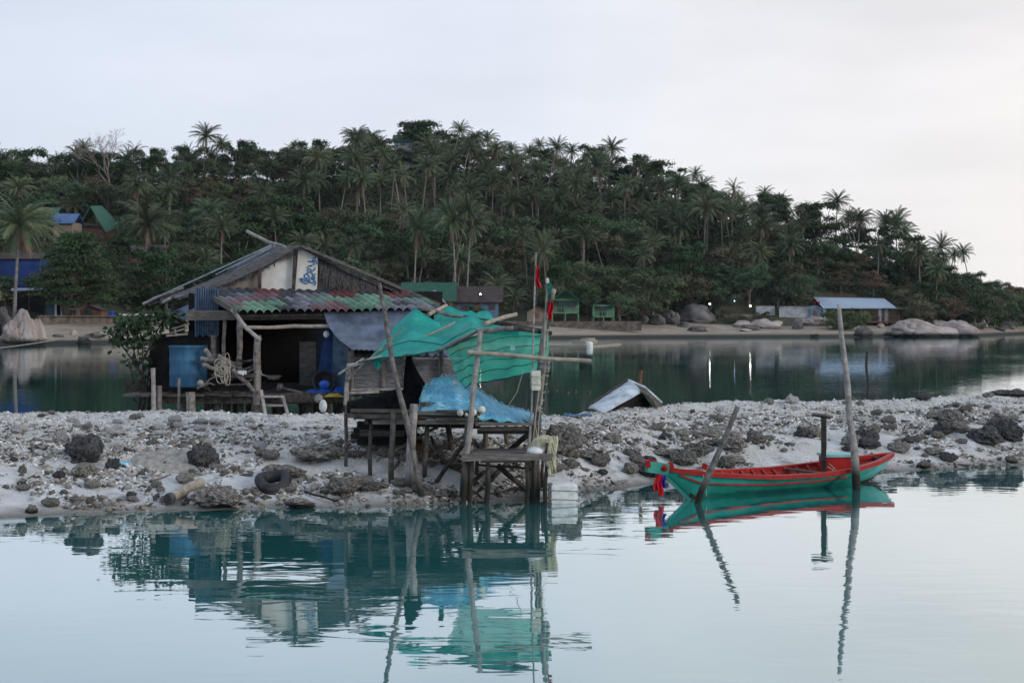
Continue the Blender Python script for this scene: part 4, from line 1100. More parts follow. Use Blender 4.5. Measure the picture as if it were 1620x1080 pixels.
def foam_block(px0, py0, px1, py1, Y, d, lb, rz, m='foam'):
    c = P((px0 + px1) / 2, (py0 + py1) / 2, Y); w_, h_ = (px1 - px0) * Y / F, (py1 - py0) * Y / F
    t = thing('foam_float', lb, 'float', c - Vector((0, 0, h_ / 2)))
    bmx = MB(); n_ = 7; g = []
    import itertools
    for k in range(9):
        z = -h_ / 2 + h_ * k / 8; e = .88 if k in (0, 8) else 1
        g.append([c + Matrix.Rotation(rz, 3, 'Z') @ Vector((max(-1, min(1, 1.35 * math.cos(a))) * w_ / 2 * e, max(-1, min(1, 1.35 * math.sin(a))) * d / 2 * e, z)) + Vector((.012 * nz(k, a * 2), .012 * nz(k + 9, a * 2), 0)) for a in [2 * math.pi * q / 24 for q in range(24)]])
    bmx.grid(g, close=True); bmx.add([*g[0]], [tuple(range(23, -1, -1))]); bmx.add([*g[8]], [tuple(range(24))])
    bmx.build('block', M[m], t)
    rp = MB()
    for f_ in (.3, .7):
        rp.tube([c + Matrix.Rotation(rz, 3, 'Z') @ Vector((math.cos(a) * w_ * .56 if abs(math.cos(a)) > .7 else math.copysign(w_ * .5, math.cos(a)) * 1.02, math.copysign(d * .515, math.sin(a)), -h_ / 2 + h_ * f_ + .03 * math.sin(2 * a))) for a in [2 * math.pi * (q + .5) / 16 for q in range(17)]], .009, 4)
    rp.build('lashing', M['rope'] if px0 < 880 else M['black_net'], t)
    return t
foam_block(840, 586, 855, 617, 25.1, .14, 'upper pale foam block tied to the flag pole at the platform corner, speckled with rope', .15)
foam_block(855, 566, 869, 588, 25.3, .14, 'small grey foam block tied high on the corner post under the bamboo crosspiece', -.2, 'slat')
foam_block(869, 763, 912, 798, 24.9, .42, 'big white foam box bound with black rope at the waterline right of the landing stage', .12, 'white')
# ropes on the corner
mb = MB()
for (pts, Y) in [([(852, 617), (850, 640), (846, 668), (850, 690)], 25.1), ([(855, 612), (848, 650), (843, 700)], 25.15), ([(849, 640), (860, 655), (866, 668)], 25.2), ([(828, 585), (818, 620), (800, 648), (790, 652)], 25.8), ([(867, 520), (861, 600), (852, 668), (850, 720)], 25.15)]:
    mb.tube([P(x, y, Y) for x, y in pts], .008, 5)
for k in range(6):
    c = P(862 - k * 2.2, 594 + k * 13 + 5 * nz(k, 3), 25.4); mb.tube([c + Vector((.062 * math.cos(a), .06 * math.sin(a), .02 * math.sin(3 * a + k))) for a in [q * .7 for q in range(10)]], .008, 4)
tag(mb.build('lashing_rope', M['rope'], origin=P(855, 640, 25.2)), 'frayed ropes wound round the corner post and dangling from it', 'rope')
# yellowish net bag on the landing stage corner
mb = MB(); g = []
for j in range(19):
    v = j / 18; row = []
    cx, cy = interp(v, [(0, 862), (.4, 858), (1, 852)]), interp(v, [(0, 688), (.4, 700), (1, 718)])
    rr_ = interp(v, [(0, .06), (.2, .17), (.6, .22), (1, .2)])
    for i in range(26):
        a_ = 2 * math.pi * i / 26; c = P(cx, cy, 24.75)
        row.append(c + Vector((rr_ * math.cos(a_), rr_ * .7 * math.sin(a_), 0)) * (1 + .22 * nz(v * 5, math.cos(a_) * 3, math.sin(a_) * 3)))
    g.append(row)
mb.grid(g, close=True); mb.add([*g[0]], [tuple(range(26))])
for k in range(8):
    o_ = k * .035; mb.tube([P(868 + 3 * math.sin(t * .55 + k) + k * .5, 690 + t * 5.2, 24.5 - .05 * math.sin(t * .3)) + Vector((.01 * k, 0, 0)) for t in range(int(9 + 3.2 * math.sin(k)) + 1)], .026, 6)
mb.tube([P(869, 740, 24.5), P(870, 752, 24.5), P(874, 752, 24.52), P(877, 742, 24.55), P(876, 722, 24.6), P(872, 700, 24.6)], .035, 7)
M['bag'] = mat('pale_yellow_net', (.33, .29, .17), (.55, .51, .38), 14, .95, .02)
tag(mb.build('net_bag', M['bag'], origin=P(860, 718, 24.75), smooth=True), 'lumpy cream yellow net bundle with hanging rope on the right end of the landing stage', 'net')
mb = MB(); mb.lathe(P(848, 715, 24.6), [(0, 0), (.16, 0), (.15, .06), (.05, .09), (0, .09)], 18, axis=(0, -.2, 1)); tag(mb.build('folded_net', M['white'], origin=P(848, 715, 24.6), smooth=True), 'small folded white cloth beside the cream net bundle', 'cloth')

# ================================================================== LONGBOAT
Bp, Sp = Vector((2.70, 25.3, 0)), Vector((7.62, 28.5, 0))
Lb = (Sp - Bp).length; eb_ = (Sp - Bp).normalized(); nb_ = Vector((eb_.y, -eb_.x, 0))
boat = thing('longboat', 'slender turquoise green wooden boat with red gunwales and interior moored between two poles', 'boat', (Bp + Sp) / 2)
WD = [(0, .02), (.05, .15), (.12, .32), (.22, .5), (.38, .66), (.55, .7), (.72, .62), (.86, .42), (.95, .2), (1, .03)]
GW = [(0, .57), (.06, .5), (.15, .43), (.35, .34), (.55, .32), (.72, .36), (.86, .43), (1, .52)]
KL = [(0, .5), (.03, .34), (.11, -.08), (.2, -.14), (.75, -.12), (.88, .0), (.96, .22), (1, .45)]
def hp(t, q, side, inset=0.0):
    w_, g_, k_ = interp(t, WD), interp(t, GW), interp(t, KL)
    w2 = max(0.008, w_ - inset)
    z = k_ + (g_ - k_) * q
    hw = w2 * (q ** .62) * (.82 + .18 * q)
    return Bp + eb_ * (t * Lb) + nb_ * side * hw + Vector((0, 0, z + inset * .8 * (1 - q)))
NT, NQ = 64, 14
for side in (1, -1):
    mb = MB(); vs, fs, cs_ = [], [], []
    for i in range(NT):
        for j in range(NQ):
            t0, t1_ = i / NT, (i + 1) / NT; q0, q1_ = j / NQ, (j + 1) / NQ
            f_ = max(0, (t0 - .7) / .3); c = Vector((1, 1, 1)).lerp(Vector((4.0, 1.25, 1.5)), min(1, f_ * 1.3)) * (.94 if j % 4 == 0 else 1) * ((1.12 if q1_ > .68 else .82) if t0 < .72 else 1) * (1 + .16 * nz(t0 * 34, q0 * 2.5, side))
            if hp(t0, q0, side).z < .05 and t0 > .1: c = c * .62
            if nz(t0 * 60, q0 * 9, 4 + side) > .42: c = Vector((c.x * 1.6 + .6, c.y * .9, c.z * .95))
            a4 = [hp(t0, q0, side), hp(t1_, q0, side), hp(t1_, q1_, side), hp(t0, q1_, side)]
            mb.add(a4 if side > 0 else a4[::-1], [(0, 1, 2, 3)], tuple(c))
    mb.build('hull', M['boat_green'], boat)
    mb = MB(); mb.grid([[hp(i / NT, .12 + .88 * j / 10, side, .035) for j in range(11)][::side] for i in range(1, NT)]); mb.build('inner_planking', M['boat_inner'], boat)
    mb = MB()       # gunwale
    for i in range(NT):
        a, b2 = hp(i / NT, 1, side), hp((i + 1) / NT, 1, side)
        pa, pb = [], []
        for p, t in ((a, i / NT), (b2, (i + 1) / NT)):
            o_ = nb_ * side; wi = min(.1, interp(t, WD) * 1.0)
            (pa if p is a else pb).extend([p + o_ * .03 + Vector((0, 0, -.055)), p - o_ * wi + Vector((0, 0, -.055)), p - o_ * wi + Vector((0, 0, .02)), p + o_ * .03 + Vector((0, 0, .02))])
        mb.add(pa + pb, [(0, 1, 5, 4), (1, 2, 6, 5), (2, 3, 7, 6), (3, 0, 4, 7)])
    mb.build('gunwale', M['boat_red'], boat)
    mb = MB(); pts = [hp(t, .66, side) + nb_ * side * .012 for t in np.linspace(.045, .7, 40)]
    for i in range(39): mb.beam(pts[i], pts[i + 1], .02, .032)
    mb.build('stripe', M['boat_red'], boat)
    for k in range(15):         # frames
        t = .16 + k * .048; mb = MB()
        prof = [hp(t, q, side, .03) for q in (.2, .35, .55, .75, .97)]
        for i in range(4): mb.beam(prof[i] - nb_ * side * .03, prof[i + 1] - nb_ * side * .035, .05, .07, up=tuple(eb_))
        mb.build('frame', M['boat_inner'], boat)
def across(t, z, inset=.05):
    k_, g_ = interp(t, KL), interp(t, GW); q_ = max(.05, min(1, (z - k_) / max(.02, g_ - k_))); w_ = max(.01, interp(t, WD) * q_ ** .62 * (.82 + .18 * q_) - inset); c = Bp + eb_ * (t * Lb) + Vector((0, 0, z)); return c - nb_ * w_, c + nb_ * w_
mb = MB(); g = []
for i in range(40):
    t = .1 + .84 * i / 39; z = interp(t, [(0, .2), (.15, .1), (.5, .06), (.8, .14), (1, .34)]); a, b2 = across(t, z, .02); g.append([a.lerp(b2, j / 6) for j in range(7)])
mb.grid(g); mb.build('floorboards', M['boat_inner'], boat)
mb = MB(); g = []
for i in range(10):
    t = .02 + .2 * i / 9; z = interp(t, GW) - .03; a, b2 = across(t, z, .0); g.append([a.lerp(b2, j / 4) for j in range(5)])
mb.grid(g); mb.build('foredeck', M['boat_red'], boat)
mb = MB(); g = []
for i in range(10):
    t = .8 + .19 * i / 9; z = interp(t, GW) - .1; a, b2 = across(t, z, .0); g.append([a.lerp(b2, j / 4) for j in range(5)])
mb.grid(g); mb.build('afterdeck', M['boat_inner'], boat)
for t, z, w_, m in [(.6, .29, .13, 'wood'), (.43, .2, .22, 'wood'), (.3, .25, .12, 'boat_inner'), (.5, .16, .2, 'boat_inner')]:
    a, b2 = across(t, z); mb = MB(); mb.beam(a, b2, w_, .035); mb.build('thwart', M[m], boat)
mb = MB()       # low tarred band along the keel
for side in (1, -1):
    mb.grid([[hp(i / NT, q, side) + nb_ * side * .006 for q in (.02, .08, .14, .19 + .015 * nz(i * .4, side))][::side] for i in range(6, NT - 3)])
mb.build('tar_band', M['boat_dark'], boat)
hd = MB(); a, b2 = P(1056, 742, 25.28), P(1023, 737, 25.2); hd.beam(a, b2, .17, .2, (.7, .7, .7)); hd.beam(P(1050, 750, 25.3), P(1094, 793, 25.28), .045, .06, (.5, .55, .55)); head = hd.build('bow_head', M['boat_green'], boat)
hd = MB(); hd.beam(a + Vector((-.2, 0, .11)), b2 + Vector((.06, 0, .11)), .172, .03); hd.beam(b2 + Vector((-.02, 0, .04)), b2 + Vector((.06, 0, .05)), .178, .13); hd.lathe(P(1051, 741, 25.18), [(0, -.05), (.05, -.03), (.06, .02), (.03, .06), (0, .07)], 12); hd.build('bow_cap', M['boat_red'], head, smooth=False)
def ribbon(x0, y0, x1, y1, Y, m, w_=.05, ph=0):
    mb = MB(); g = []
    for j in range(13):
        v = j / 12; c = P(x0 + (x1 - x0) * v, y0 + (y1 - y0) * v, Y)
        g.append([c + Vector(((i / 5 - .5) * w_ * (1 + .5 * v) + .015 * math.sin(v * 7 + ph), .03 * math.sin(i * 1.4 + v * 5 + ph), 0)) for i in range(6)])
    thick(mb, g, .008); return mb
for a_ in [(1041, 751, 1040, 775, 25.12, .09, 0), (1044, 751, 1045, 783, 25.1, .07, 2)]:
    ribbon(*a_[:5], None, a_[5], a_[6]).build('red_ribbon', M['ribbon_red'], boat)
ribbon(1048, 751, 1048, 771, 25.14, None, .08, 1).build('blue_ribbon', M['ribbon_blue'], boat)
for (x0, y0, x1, y1, Y) in [(1059, 731, 1068, 750, 25.5), (1116, 733, 1110, 752, 25.75)]:
    mb = MB(); a, b2 = P(x0, y0, Y), P(x1, y1, Y); mb.beam(a, b2, .06, .07); mb.beam(a, a.lerp(b2, .4), .085, .09); mb.build('mooring_bitt', M['boat_red'], boat)
mb = MB()
for (x, y, Y) in [(1111, 742, 25.75), (1067, 745, 25.5)]:
    for k in range(4): mb.tube([P(x, y + 2 * k, Y) + Vector((.055 * math.cos(q), .055 * math.sin(q), .01 * math.sin(q * 2))) for q in np.linspace(0, 6.28, 12)], .009, 4)
mb.tube([P(1112, 750, 25.4), P(1116, 768, 25.0), P(1118, 785, 25.0)], .006, 4); mb.build('rope_coil', M['rope'], boat)
# engine box
cb = P(1322, 745, 27.62); cb.z = .12
mb = MB(); mb.box((cb.x, cb.y, .33), (.52, .46, .44), .12); bx = mb.build('engine_box', M['boat_red'], boat)
mb = MB(); mb.box((cb.x, cb.y, .575), (.58, .52, .05), .12); mb.build('lid', M['lid'], bx)
mb = MB(); mb.tube([P(1309, 738, 27.2), P(1322, 745, 27.2), P(1338, 751, 27.0)], .012, 5); mb.tube([P(1312, 733, 27.25), P(1325, 745, 27.1)], .008, 5); mb.build('steering_rope', M['rope'], boat)
mb = MB(); mb.beam(P(1381, 722, 28.55), P(1391, 728, 28.3), .14, .08); mb.build('stern_block', M['boat_dark'], boat)
tp = thing('steering_post', 'upright wooden post with a flat board on top standing inside the red and green boat', 'post', P(1303, 746, 27.15))
mb = MB(); mb.beam(P(1303, 748, 27.15), P(1303, 660, 27.15), .085, .07); mb.build('post', M['dark_wood'], tp)
mb = MB(); mb.beam(P(1286, 655, 27.1), P(1315, 660, 27.2), .14, .035, up=(0, .3, 1)); mb.build('top_board', M['wood'], tp)
mb = MB(); mb.tube([P(1308.5, 670, 27.12), P(1308, 711, 27.12)], .012, 8); mb.build('white_tube', M['white'], tp)
# mooring poles
def bentpole(name, pts, Ys, rs, m, lb):
    mb = MB(); P3 = [P(x, y, Y) for (x, y), Y in zip(pts, Ys)]
    pts_, rad = [], []
    for i in range(len(P3) - 1):
        for k in range(4):
            f = k / 4; pts_.append(P3[i].lerp(P3[i + 1], f)); rad.append((rs[i] * (1 - f) + rs[i + 1] * f) * (1 + .09 * nz(i + f, 3, 1)))
    pts_.append(P3[-1]); rad.append(rs[-1])
    mb.tube(pts_, rad, 10, wob=.05)
    return tag(mb.build(name, M[m], origin=P3[-1], smooth=True), lb, 'pole')
bentpole('mooring_pole', [(1327, 481), (1331, 530), (1340, 600), (1344, 660), (1352, 715), (1355, 772), (1356, 800)], [26.8] * 7, [.035, .05, .058, .06, .075, .08, .08], 'pale_wood', 'tall bleached crooked mooring pole standing in the water against the stern of the boat')
bentpole('mooring_pole', [(1167, 643), (1148, 690), (1128, 735), (1110, 775), (1103, 797), (1098, 815)], [24.6, 24.65, 24.7, 24.75, 24.8, 24.8], [.04, .048, .055, .06, .062, .062], 'wood', 'dark leaning mooring pole crossing the bow of the boat')

# ================================================================== THINGS ON THE BANK
def bank_hit(px, py):
    a = bank_wl(px); b, zc = bank_cr(px); Y = a - .6; best, bd = a, 9
    while Y < b + 1:
        d = H - (py - HZ) / F * Y - bank_z((px - 810) / F * Y, Y)
        if d < 0: best = Y; break
        if d < bd: best, bd = Y, d
        Y += .05
    x = (px - 810) / F * best
    return Vector((x, best, bank_z(x, best)))
def boulder_shape(d, seed, rough):
    k = 1 + rough * 1.3 * mnoise.noise(d * 1.1 + Vector((seed * 5.3, 1, 0))) + rough * .5 * mnoise.noise(d * 2.6 + Vector((0, seed * 2.7, 4)))
    for q in range(2):
        c = mnoise.noise(d * 1.5 + Vector((seed * 1.9 + q * 7, 3, q)))
        k -= .11 * math.exp(-(c / .05) ** 2)
    return k + .03 * mnoise.fractal(d * 6 + Vector((seed, 0, 0)), 1, 2, 3)
def rock_mesh(seed, sub=3, rough=.35, name='rock', smooth_=False):
    import bmesh
    bm = bmesh.new(); bmesh.ops.create_icosphere(bm, subdivisions=sub, radius=1)
    for v in bm.verts:
        d = v.co.normalized()
        k = 1 + rough * mnoise.fractal(d * 1.3 + Vector((seed * 7.1, 0, 0)), 1, 2, 2) + rough * .6 * mnoise.fractal(d * 4 + Vector((0, seed * 3.3, 0)), .8, 2, 4)
        if smooth_: k = boulder_shape(d, seed, rough)
        v.co = d * k
        v.co.z *= .9 if v.co.z > 0 else .5
    me = bpy.data.meshes.new(name); bm.to_mesh(me); bm.free()
    me.polygons.foreach_set('use_smooth', [sub > 4 or smooth_] * len(me.polygons))
    return me
ROCKS = {}
def rock_proto(m, i, sub=3, rough=.4):
    k = (m, i, sub)
    if k not in ROCKS:
        me = rock_mesh(i + 1, sub, rough, 'rock', m.startswith('boulder')); me.materials.append(M[m]); ROCKS[k] = me
    return ROCKS[k]
def rock(px, py, wpx, hpx, m, lb, group='dark rocks on the rubble bank', cat='rock', name='rock', idx=None, pos=None, sub=4, rough=.36):
    p = pos or bank_hit(px, py)
    o = link_mesh(name, rock_proto(m, random.randrange(6) if idx is None else idx, sub, rough))
    s = wpx * p.y / F / 2; h = hpx * p.y / F
    o.location = p + Vector((0, 0, h * .22)); o.scale = (s, s * random.uniform(.7, 1), h * .62)
    o.rotation_euler = (random.uniform(-.12, .12), random.uniform(-.12, .12), random.uniform(-.6, .6) + (3.14 if random.random() < .5 else 0))
    return tag(o, lb, cat, group)
random.seed(77)
for (px, py, w_, h_, m, lb) in [
    (135, 728, 62, 48, 'rock_dark', 'large black burnt-looking rock mound at the left of the bank'), (132, 752, 36, 24, 'rock', 'flat grey rock under the large black rock mound'),
    (322, 738, 44, 44, 'rock_dark', 'upright black rock in the middle of the left bank'), (178, 742, 20, 22, 'rock_dark', 'small round black rock beside a scrap of blue plastic'),
    (505, 728, 80, 34, 'rock', 'long grey mossy rock above the rubber tube'), (450, 755, 70, 26, 'rock', 'dark weedy rock hump behind the rubber tube'),
    (540, 780, 60, 28, 'rock', 'weedy brown rock by the first platform stilt'), (345, 800, 70, 40, 'rock', 'weedy rock mound at the waterline beside the log'),
    (474, 802, 40, 18, 'rock', 'low dark rock at the waterline right of the rubber tube'), (444, 780, 20, 14, 'rock_pale', 'small tan stone resting against the rubber tube'),
    (890, 718, 54, 52, 'rock', 'big rounded grey rock just right of the platform'), (895, 690, 44, 24, 'rock', 'brown capped grey rock on top of the big rounded rock'),
    (930, 725, 34, 16, 'rock', 'flat dark stone right of the big rounded rock'), (1030, 752, 40, 26, 'rock_dark', 'dark rock on the sand behind the bow head of the boat'),
    (1083, 735, 40, 32, 'rock', 'ribbed grey brown rock behind the bow of the boat'), (1148, 740, 28, 22, 'rock', 'dark square rock behind the leaning mooring pole'),
    (1105, 720, 46, 26, 'rock', 'row of grey rock lumps above the bow of the boat'), (1160, 710, 40, 30, 'rock', 'grey brown rock beside the middle of the leaning pole'),
    (1268, 690, 22, 18, 'rock_dark', 'dark stone on the bank left of the steering post'), (1373, 702, 34, 30, 'rock_dark', 'blue black rock on the bank right of the tall mooring pole'),
    (1595, 695, 44, 40, 'rock_dark', 'black rock among the dark ones at the right edge'), (1560, 700, 50, 30, 'rock_dark', 'wide black rock next to the right edge of the bank'),
    (1600, 627, 60, 14, 'rock_dark', 'low black rock on the crest at the far right'), (1505, 668, 40, 24, 'rock', 'grey rock with a stick lying in front of it'),
    (1460, 632, 22, 12, 'rock_dark', 'pair of dark stones in the water just off the crest'), (875, 690, 20, 20, 'rock', 'dark stone behind the corner of the landing stage'),
    (35, 775, 20, 12, 'rock', 'small dark stone on the left sand'), (36, 748, 14, 14, 'rock', 'small dark stone above the left sand'), (50, 812, 18, 16, 'rock', 'brown stone at the waterline far left'), (119, 795, 18, 12, 'rock', 'lone brown stone on the left sand patch'),
    (101, 782, 14, 10, 'rock', 'small flat stone on the left sand patch'), (143, 797, 14, 14, 'rock', 'pointed brown stone near the water on the left sand'), (96, 698, 24, 20, 'rock_pale', 'pale cream coral block left of the large black rock'), (30, 684, 22, 16, 'rock_pale', 'round white coral block near the left edge')]:
    rock(px, py, w_, h_, m, lb)
for k in range(105):
    px = random.choice([random.uniform(0, 560), random.uniform(870, 1620), random.uniform(1330, 1620), random.uniform(870, 1300)]); a = interp(px, WL); c = interp(px, CR)
    py = a - (a - c) * random.betavariate(2.0, 2.2) * .85
    w_ = 8 + 26 * random.random() ** 1.7 * (1.25 if px > 1300 else 1)
    rock(px, py, w_, w_ * random.uniform(.5, .8), random.choice(['rock', 'rock', 'rock', 'rock', 'rock', 'rock_dark']), 'dark pitted stone lying loose among the coral rubble of the bank', 'loose dark stones on the rubble bank', sub=3)
for k in range(26):
    px, py = random.choice([(random.uniform(545, 735), random.uniform(712, 788)), (random.uniform(560, 700), random.uniform(765, 792)), (random.uniform(1030, 1200), random.uniform(690, 745))]); w_ = random.uniform(16, 44)
    rock(px, py, w_, w_ * random.uniform(.3, .5), 'rock', 'weedy brown stone in the rubble around the foot of the platform stilts' if px < 800 else 'grey brown stone in the rubble behind the bow of the boat', 'weedy stones under the platform' if px < 800 else 'stones behind the boat', sub=4)
for k in range(70):
    px = random.choice([random.uniform(0, 560), random.uniform(880, 1620)]); c = interp(px, CR); a = interp(px, WL)
    py = c + (a - c) * random.uniform(0, .45); w_ = random.uniform(8, 22)
    rock(px, py, w_, w_ * random.uniform(.5, .75), random.choice(['rock_pale', 'rock_pale', 'rock']), 'pale broken coral block on the upper part of the bank', 'pale coral blocks on the rubble bank', sub=3)
# weed clumps at the foot of the platform
mb = MB()
p = bank_hit(432, 776)
g = []
t = []
for i in range(28):
    a_ = 2 * math.pi * i / 28; row = []
    for j in range(12):
        b_ = 2 * math.pi * j / 12; rr = .2 + .085 * math.cos(b_) * (1 + .25 * nz(a_, 2))
        row.append(p + Vector((rr * math.cos(a_) * 1.15, rr * .9 * math.sin(a_), .15 + .11 * math.sin(b_) + .035 * math.sin(a_ * 2 + 1) + .1 * math.sin(a_))))
    g.append([*row, row[0]])
mb.grid(g + [g[0]]); tag(mb.build('rubber_tube', M['rubber'], origin=p, smooth=True), 'half buried black rubber inner tube on the sand of the left bank', 'inner tube')
a, b = bank_hit(266, 801), bank_hit(318, 779); mb = MB(); mb.pole(a + Vector((0, 0, .12)), b + Vector((0, 0, .17)), .085, .085, bend=.02, n=12)
o = mb.build('log', M['bamboo'], origin=a); tag(o, 'short pale log with a charred end lying at the left waterline', 'log')
mb = MB(); mb.lathe(a + Vector((0, 0, .12)), [(0, -.02), (.09, -.02), (.1, .03), (.094, .09)], 12, axis=tuple(b - a)); mb.build('charred_end', M['rock_dark'], o)
for (x0, y0, x1, y1, lb) in [(482, 783, 535, 800, 'thin brown stick on the sand pointing down to the water'), (415, 724, 448, 717, 'short stick on the rubble above the rubber tube'), (1450, 655, 1505, 680, 'thin dark branch lying on the right rubble'), (60, 700, 105, 706, 'thin grey stick in the rubble at the far left'), (240, 765, 270, 757, 'short twig on the left sand'), (950, 700, 985, 705, 'thin stick on the rubble right of the big rounded rock')]:
    a, b = bank_hit(x0, y0), bank_hit(x1, y1); mb = MB(); mb.pole(a + Vector((0, 0, .05)), b + Vector((0, 0, .07)), .022, .015, bend=.04); tag(mb.build('stick', M['wood'], origin=a), lb, 'stick', 'sticks washed up on the bank')
p = bank_hit(914, 661); mb = MB(); g = [[p + Vector(((i / 20 - .5) * .62, (j / 8 - .5) * .5, .05 + .09 * abs(nz(i * .35, j * .6, 3)))) for j in range(9)] for i in range(21)]
thick(mb, g, .012); tag(mb.build('plastic_sheet', M['barrel'], origin=p, smooth=True), 'crumpled bright blue plastic scrap on the crest left of the overturned boat', 'plastic')
p = bank_hit(195, 738); mb = MB(); g = [[p + Vector(((i / 8 - .5) * .2, (j / 5 - .5) * .2, .03 + .08 * abs(nz(i * .5, j * .6, 9)))) for j in range(6)] for i in range(9)]
thick(mb, g, .01); tag(mb.build('plastic_scrap', M['cyan_net'], origin=p), 'small pale blue plastic scrap beside a black stone on the left bank', 'plastic')
p = bank_hit(268, 728); mb = MB(); g = []
for i in range(45):
    row = []
    for j in range(23):
        u, v = i / 22 - 1, j / 11 - 1; x, y = p.x + u * .72, p.y + v * .8; e = max(0, 1 - u * u - v * v - .3 * nz(u * 2, v * 2, 5))
        row.append(Vector((x, y, bank_z(x, y) - .05 + .2 * e ** .5 * (.6 + .6 * abs(nz(u * 4, v * 4, 1))))))
    g.append(row)
M['oldnet'] = mat('old_grey_net', (.2, .185, .165), (.36, .34, .31), 9, .95, .03)
mb.grid(g); tag(mb.build('old_net', M['oldnet'], origin=p, smooth=True), 'low grey heap of discarded netting left of the upright black rock', 'net')
# overturned wreck on the crest
wr = thing('overturned_boat', 'flaking grey white boat wreck tipped upside down on the crest of the bank', 'boat wreck', P(985, 655, 34.5))
wA, wB, wC, wD, wA2, wB2 = P(993, 603, 35.7), P(1014, 618, 35.0), P(951, 653, 33.9), P(931, 643, 34.6), P(1047, 637, 36.2), P(1044, 656, 35.2)
mb = MB(); g = [[wD.lerp(wA, u).lerp(wC.lerp(wB, u), v) + Vector((0, -.06 * math.sin(math.pi * v), .05 * math.sin(math.pi * v) + .012 * nz(u * 6, v * 4))) for v in np.linspace(0, 1, 9)] for u in np.linspace(0, 1, 20)]
thick(mb, g, .05); mb.build('hull', M['wreck'], wr)
mb = MB(); g = [[wA.lerp(wA2, u).lerp(wB.lerp(wB2, u), v) + Vector((0, .12 * math.sin(math.pi * u), .1 * math.sin(math.pi * u))) for v in np.linspace(0, 1, 6)] for u in np.linspace(0, 1, 12)]
thick(mb, g, .04); mb.build('side_planking', M['dark_wood'], wr)
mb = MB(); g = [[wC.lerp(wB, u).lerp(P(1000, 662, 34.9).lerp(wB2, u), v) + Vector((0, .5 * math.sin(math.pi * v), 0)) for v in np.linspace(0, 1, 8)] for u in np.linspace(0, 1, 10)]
mb.grid(g); mb.build('inside_shade', M['black'], wr)  # black sheet standing in for the shade in the hollow of the wreck
mb = MB(); mb.tube([wA + Vector((0, -.03, .03)), wA.lerp(wA2, .5) + Vector((0, .08, .12)), wA2], .035, 6); mb.build('edge_strip', M['wreck'], wr)
mb = MB(); mb.tube([wB + Vector((0, -.05, .0)), wB.lerp(wB2, .5) + Vector((.05, -.05, .12)), wB2 + Vector((0, -.05, 0))], .035, 6); mb.build('rib', M['plank'], wr)
mb = MB(); mb.beam(wD + Vector((-.02, -.04, .02)), wA + Vector((-.02, -.04, .04)), .05, .03); mb.build('keel_strip', M['dark_wood'], wr)
mb = MB(); mb.pole(P(1014, 586, 36), P(1006, 660, 36), .045); tag(mb.build('stake', M['rust'], origin=P(1006, 660, 36)), 'short rusty stake standing behind the overturned boat wreck', 'stake')
# ---- things floating or standing in the lagoon
def on_water(px, py): return P(px, py, H * F / (py - HZ))
p = on_water(933, 550); mb = MB(); mb.lathe(p, [(0, -.2), (.3, -.2), (.36, 0), (.36, .55), (.26, .68), (0, .7)], 16); tag(mb.build('mooring_buoy', M['white'], origin=p, smooth=True), 'white barrel buoy floating in the lagoon', 'buoy')
mb = MB()
pts = [on_water(x, y) + Vector((0, 0, .06)) for x, y in [(870, 548), (900, 548.5), (930, 549), (960, 547), (982, 545)]]
mb.tube(pts, .1, 6); tag(mb.build('float_line', M['bamboo'], origin=pts[0]), 'long floating bamboo line trailing across the lagoon past the white buoy', 'float line')
mb = MB(); a, b = on_water(915, 541), on_water(935, 540); mb.beam(a + Vector((0, 0, .1)), b + Vector((0, 0, .1)), 2, .25); mb.beam(on_water(925, 538.5) + Vector((0, 0, .15)), on_water(936, 538) + Vector((0, 0, .2)), 1.2, .3); tag(mb.build('raft', M['bamboo'], origin=a), 'small pale raft of bamboo floating behind the white buoy', 'raft')
for (x, y0, y1, lb) in [(1372, 556, 618, 'thin dark stake standing in the lagoon near the right side'), (960, 611, 645, 'short stake in the lagoon behind the blue net heap')]:
    if x == 960: x = 768; y0 = 626; y1 = 655
    Y = min(H * F / (y1 - HZ), 60); mb = MB(); mb.pole(P(x, y0, Y), P(x, y1 + 12, Y), .03 * Y / 50 + .02); tag(mb.build('stake', M['dark_wood'], origin=P(x, y1, Y)), lb, 'stake')
for k, (x, y) in enumerate([(880, 618), (898, 621), (910, 619), (932, 621), (866, 619)]):
    p = on_water(x, y); mb = MB(); mb.lathe(p, [(0, -.05), (.06, -.04), (.09, .02), (.06, .06), (0, .07)], 10); tag(mb.build('net_float', M['dark_wood'], origin=p, smooth=True), 'small brown float bobbing in the dark lagoon water behind the platform', 'float', 'brown floats in the lagoon')

# ================================================================== FAR SHORE
def far(px, py, lo=None): return ground_hit(px, py, 0, lo)
random.seed(99)
def boulder(px, pyb, wpx, hpx, lb, m='boulder', group='granite boulders on the far shore', Y=None, sub=5, idx=None, rough=.3, sy=None, taper=0):
    p = P(px, pyb, Y) if Y else far(px, pyb, shore(px) - 3)
    p.z = min(p.z, hill_z(p.x, p.y)) if not Y else p.z
    if taper:
        me = rock_mesh(idx + 20, 5, rough, 'rock', True); me.materials.append(M[m])
        for v in me.vertices:
            k = 1 - taper * .6 * max(0, v.co.z) + .1 * mnoise.noise(v.co * 1.7); v.co.x *= k; v.co.y *= k; v.co.z = min(v.co.z, .82 + .12 * mnoise.noise(Vector((v.co.x * 3, v.co.y * 3, 7))))
    else: me = rock_proto(m, random.randrange(6) if idx is None else idx, sub, rough)
    o = link_mesh('boulder', me)
    s = wpx * p.y / F / 2; h = hpx * p.y / F
    o.location = p + Vector((0, 0, h * .15)); o.scale = (s, sy or s * random.uniform(.6, .85), h * .8)
    o.rotation_euler = (0, 0, random.uniform(0, 6.28))
    return tag(o, lb, 'boulder', group)
b0 = shore(35)
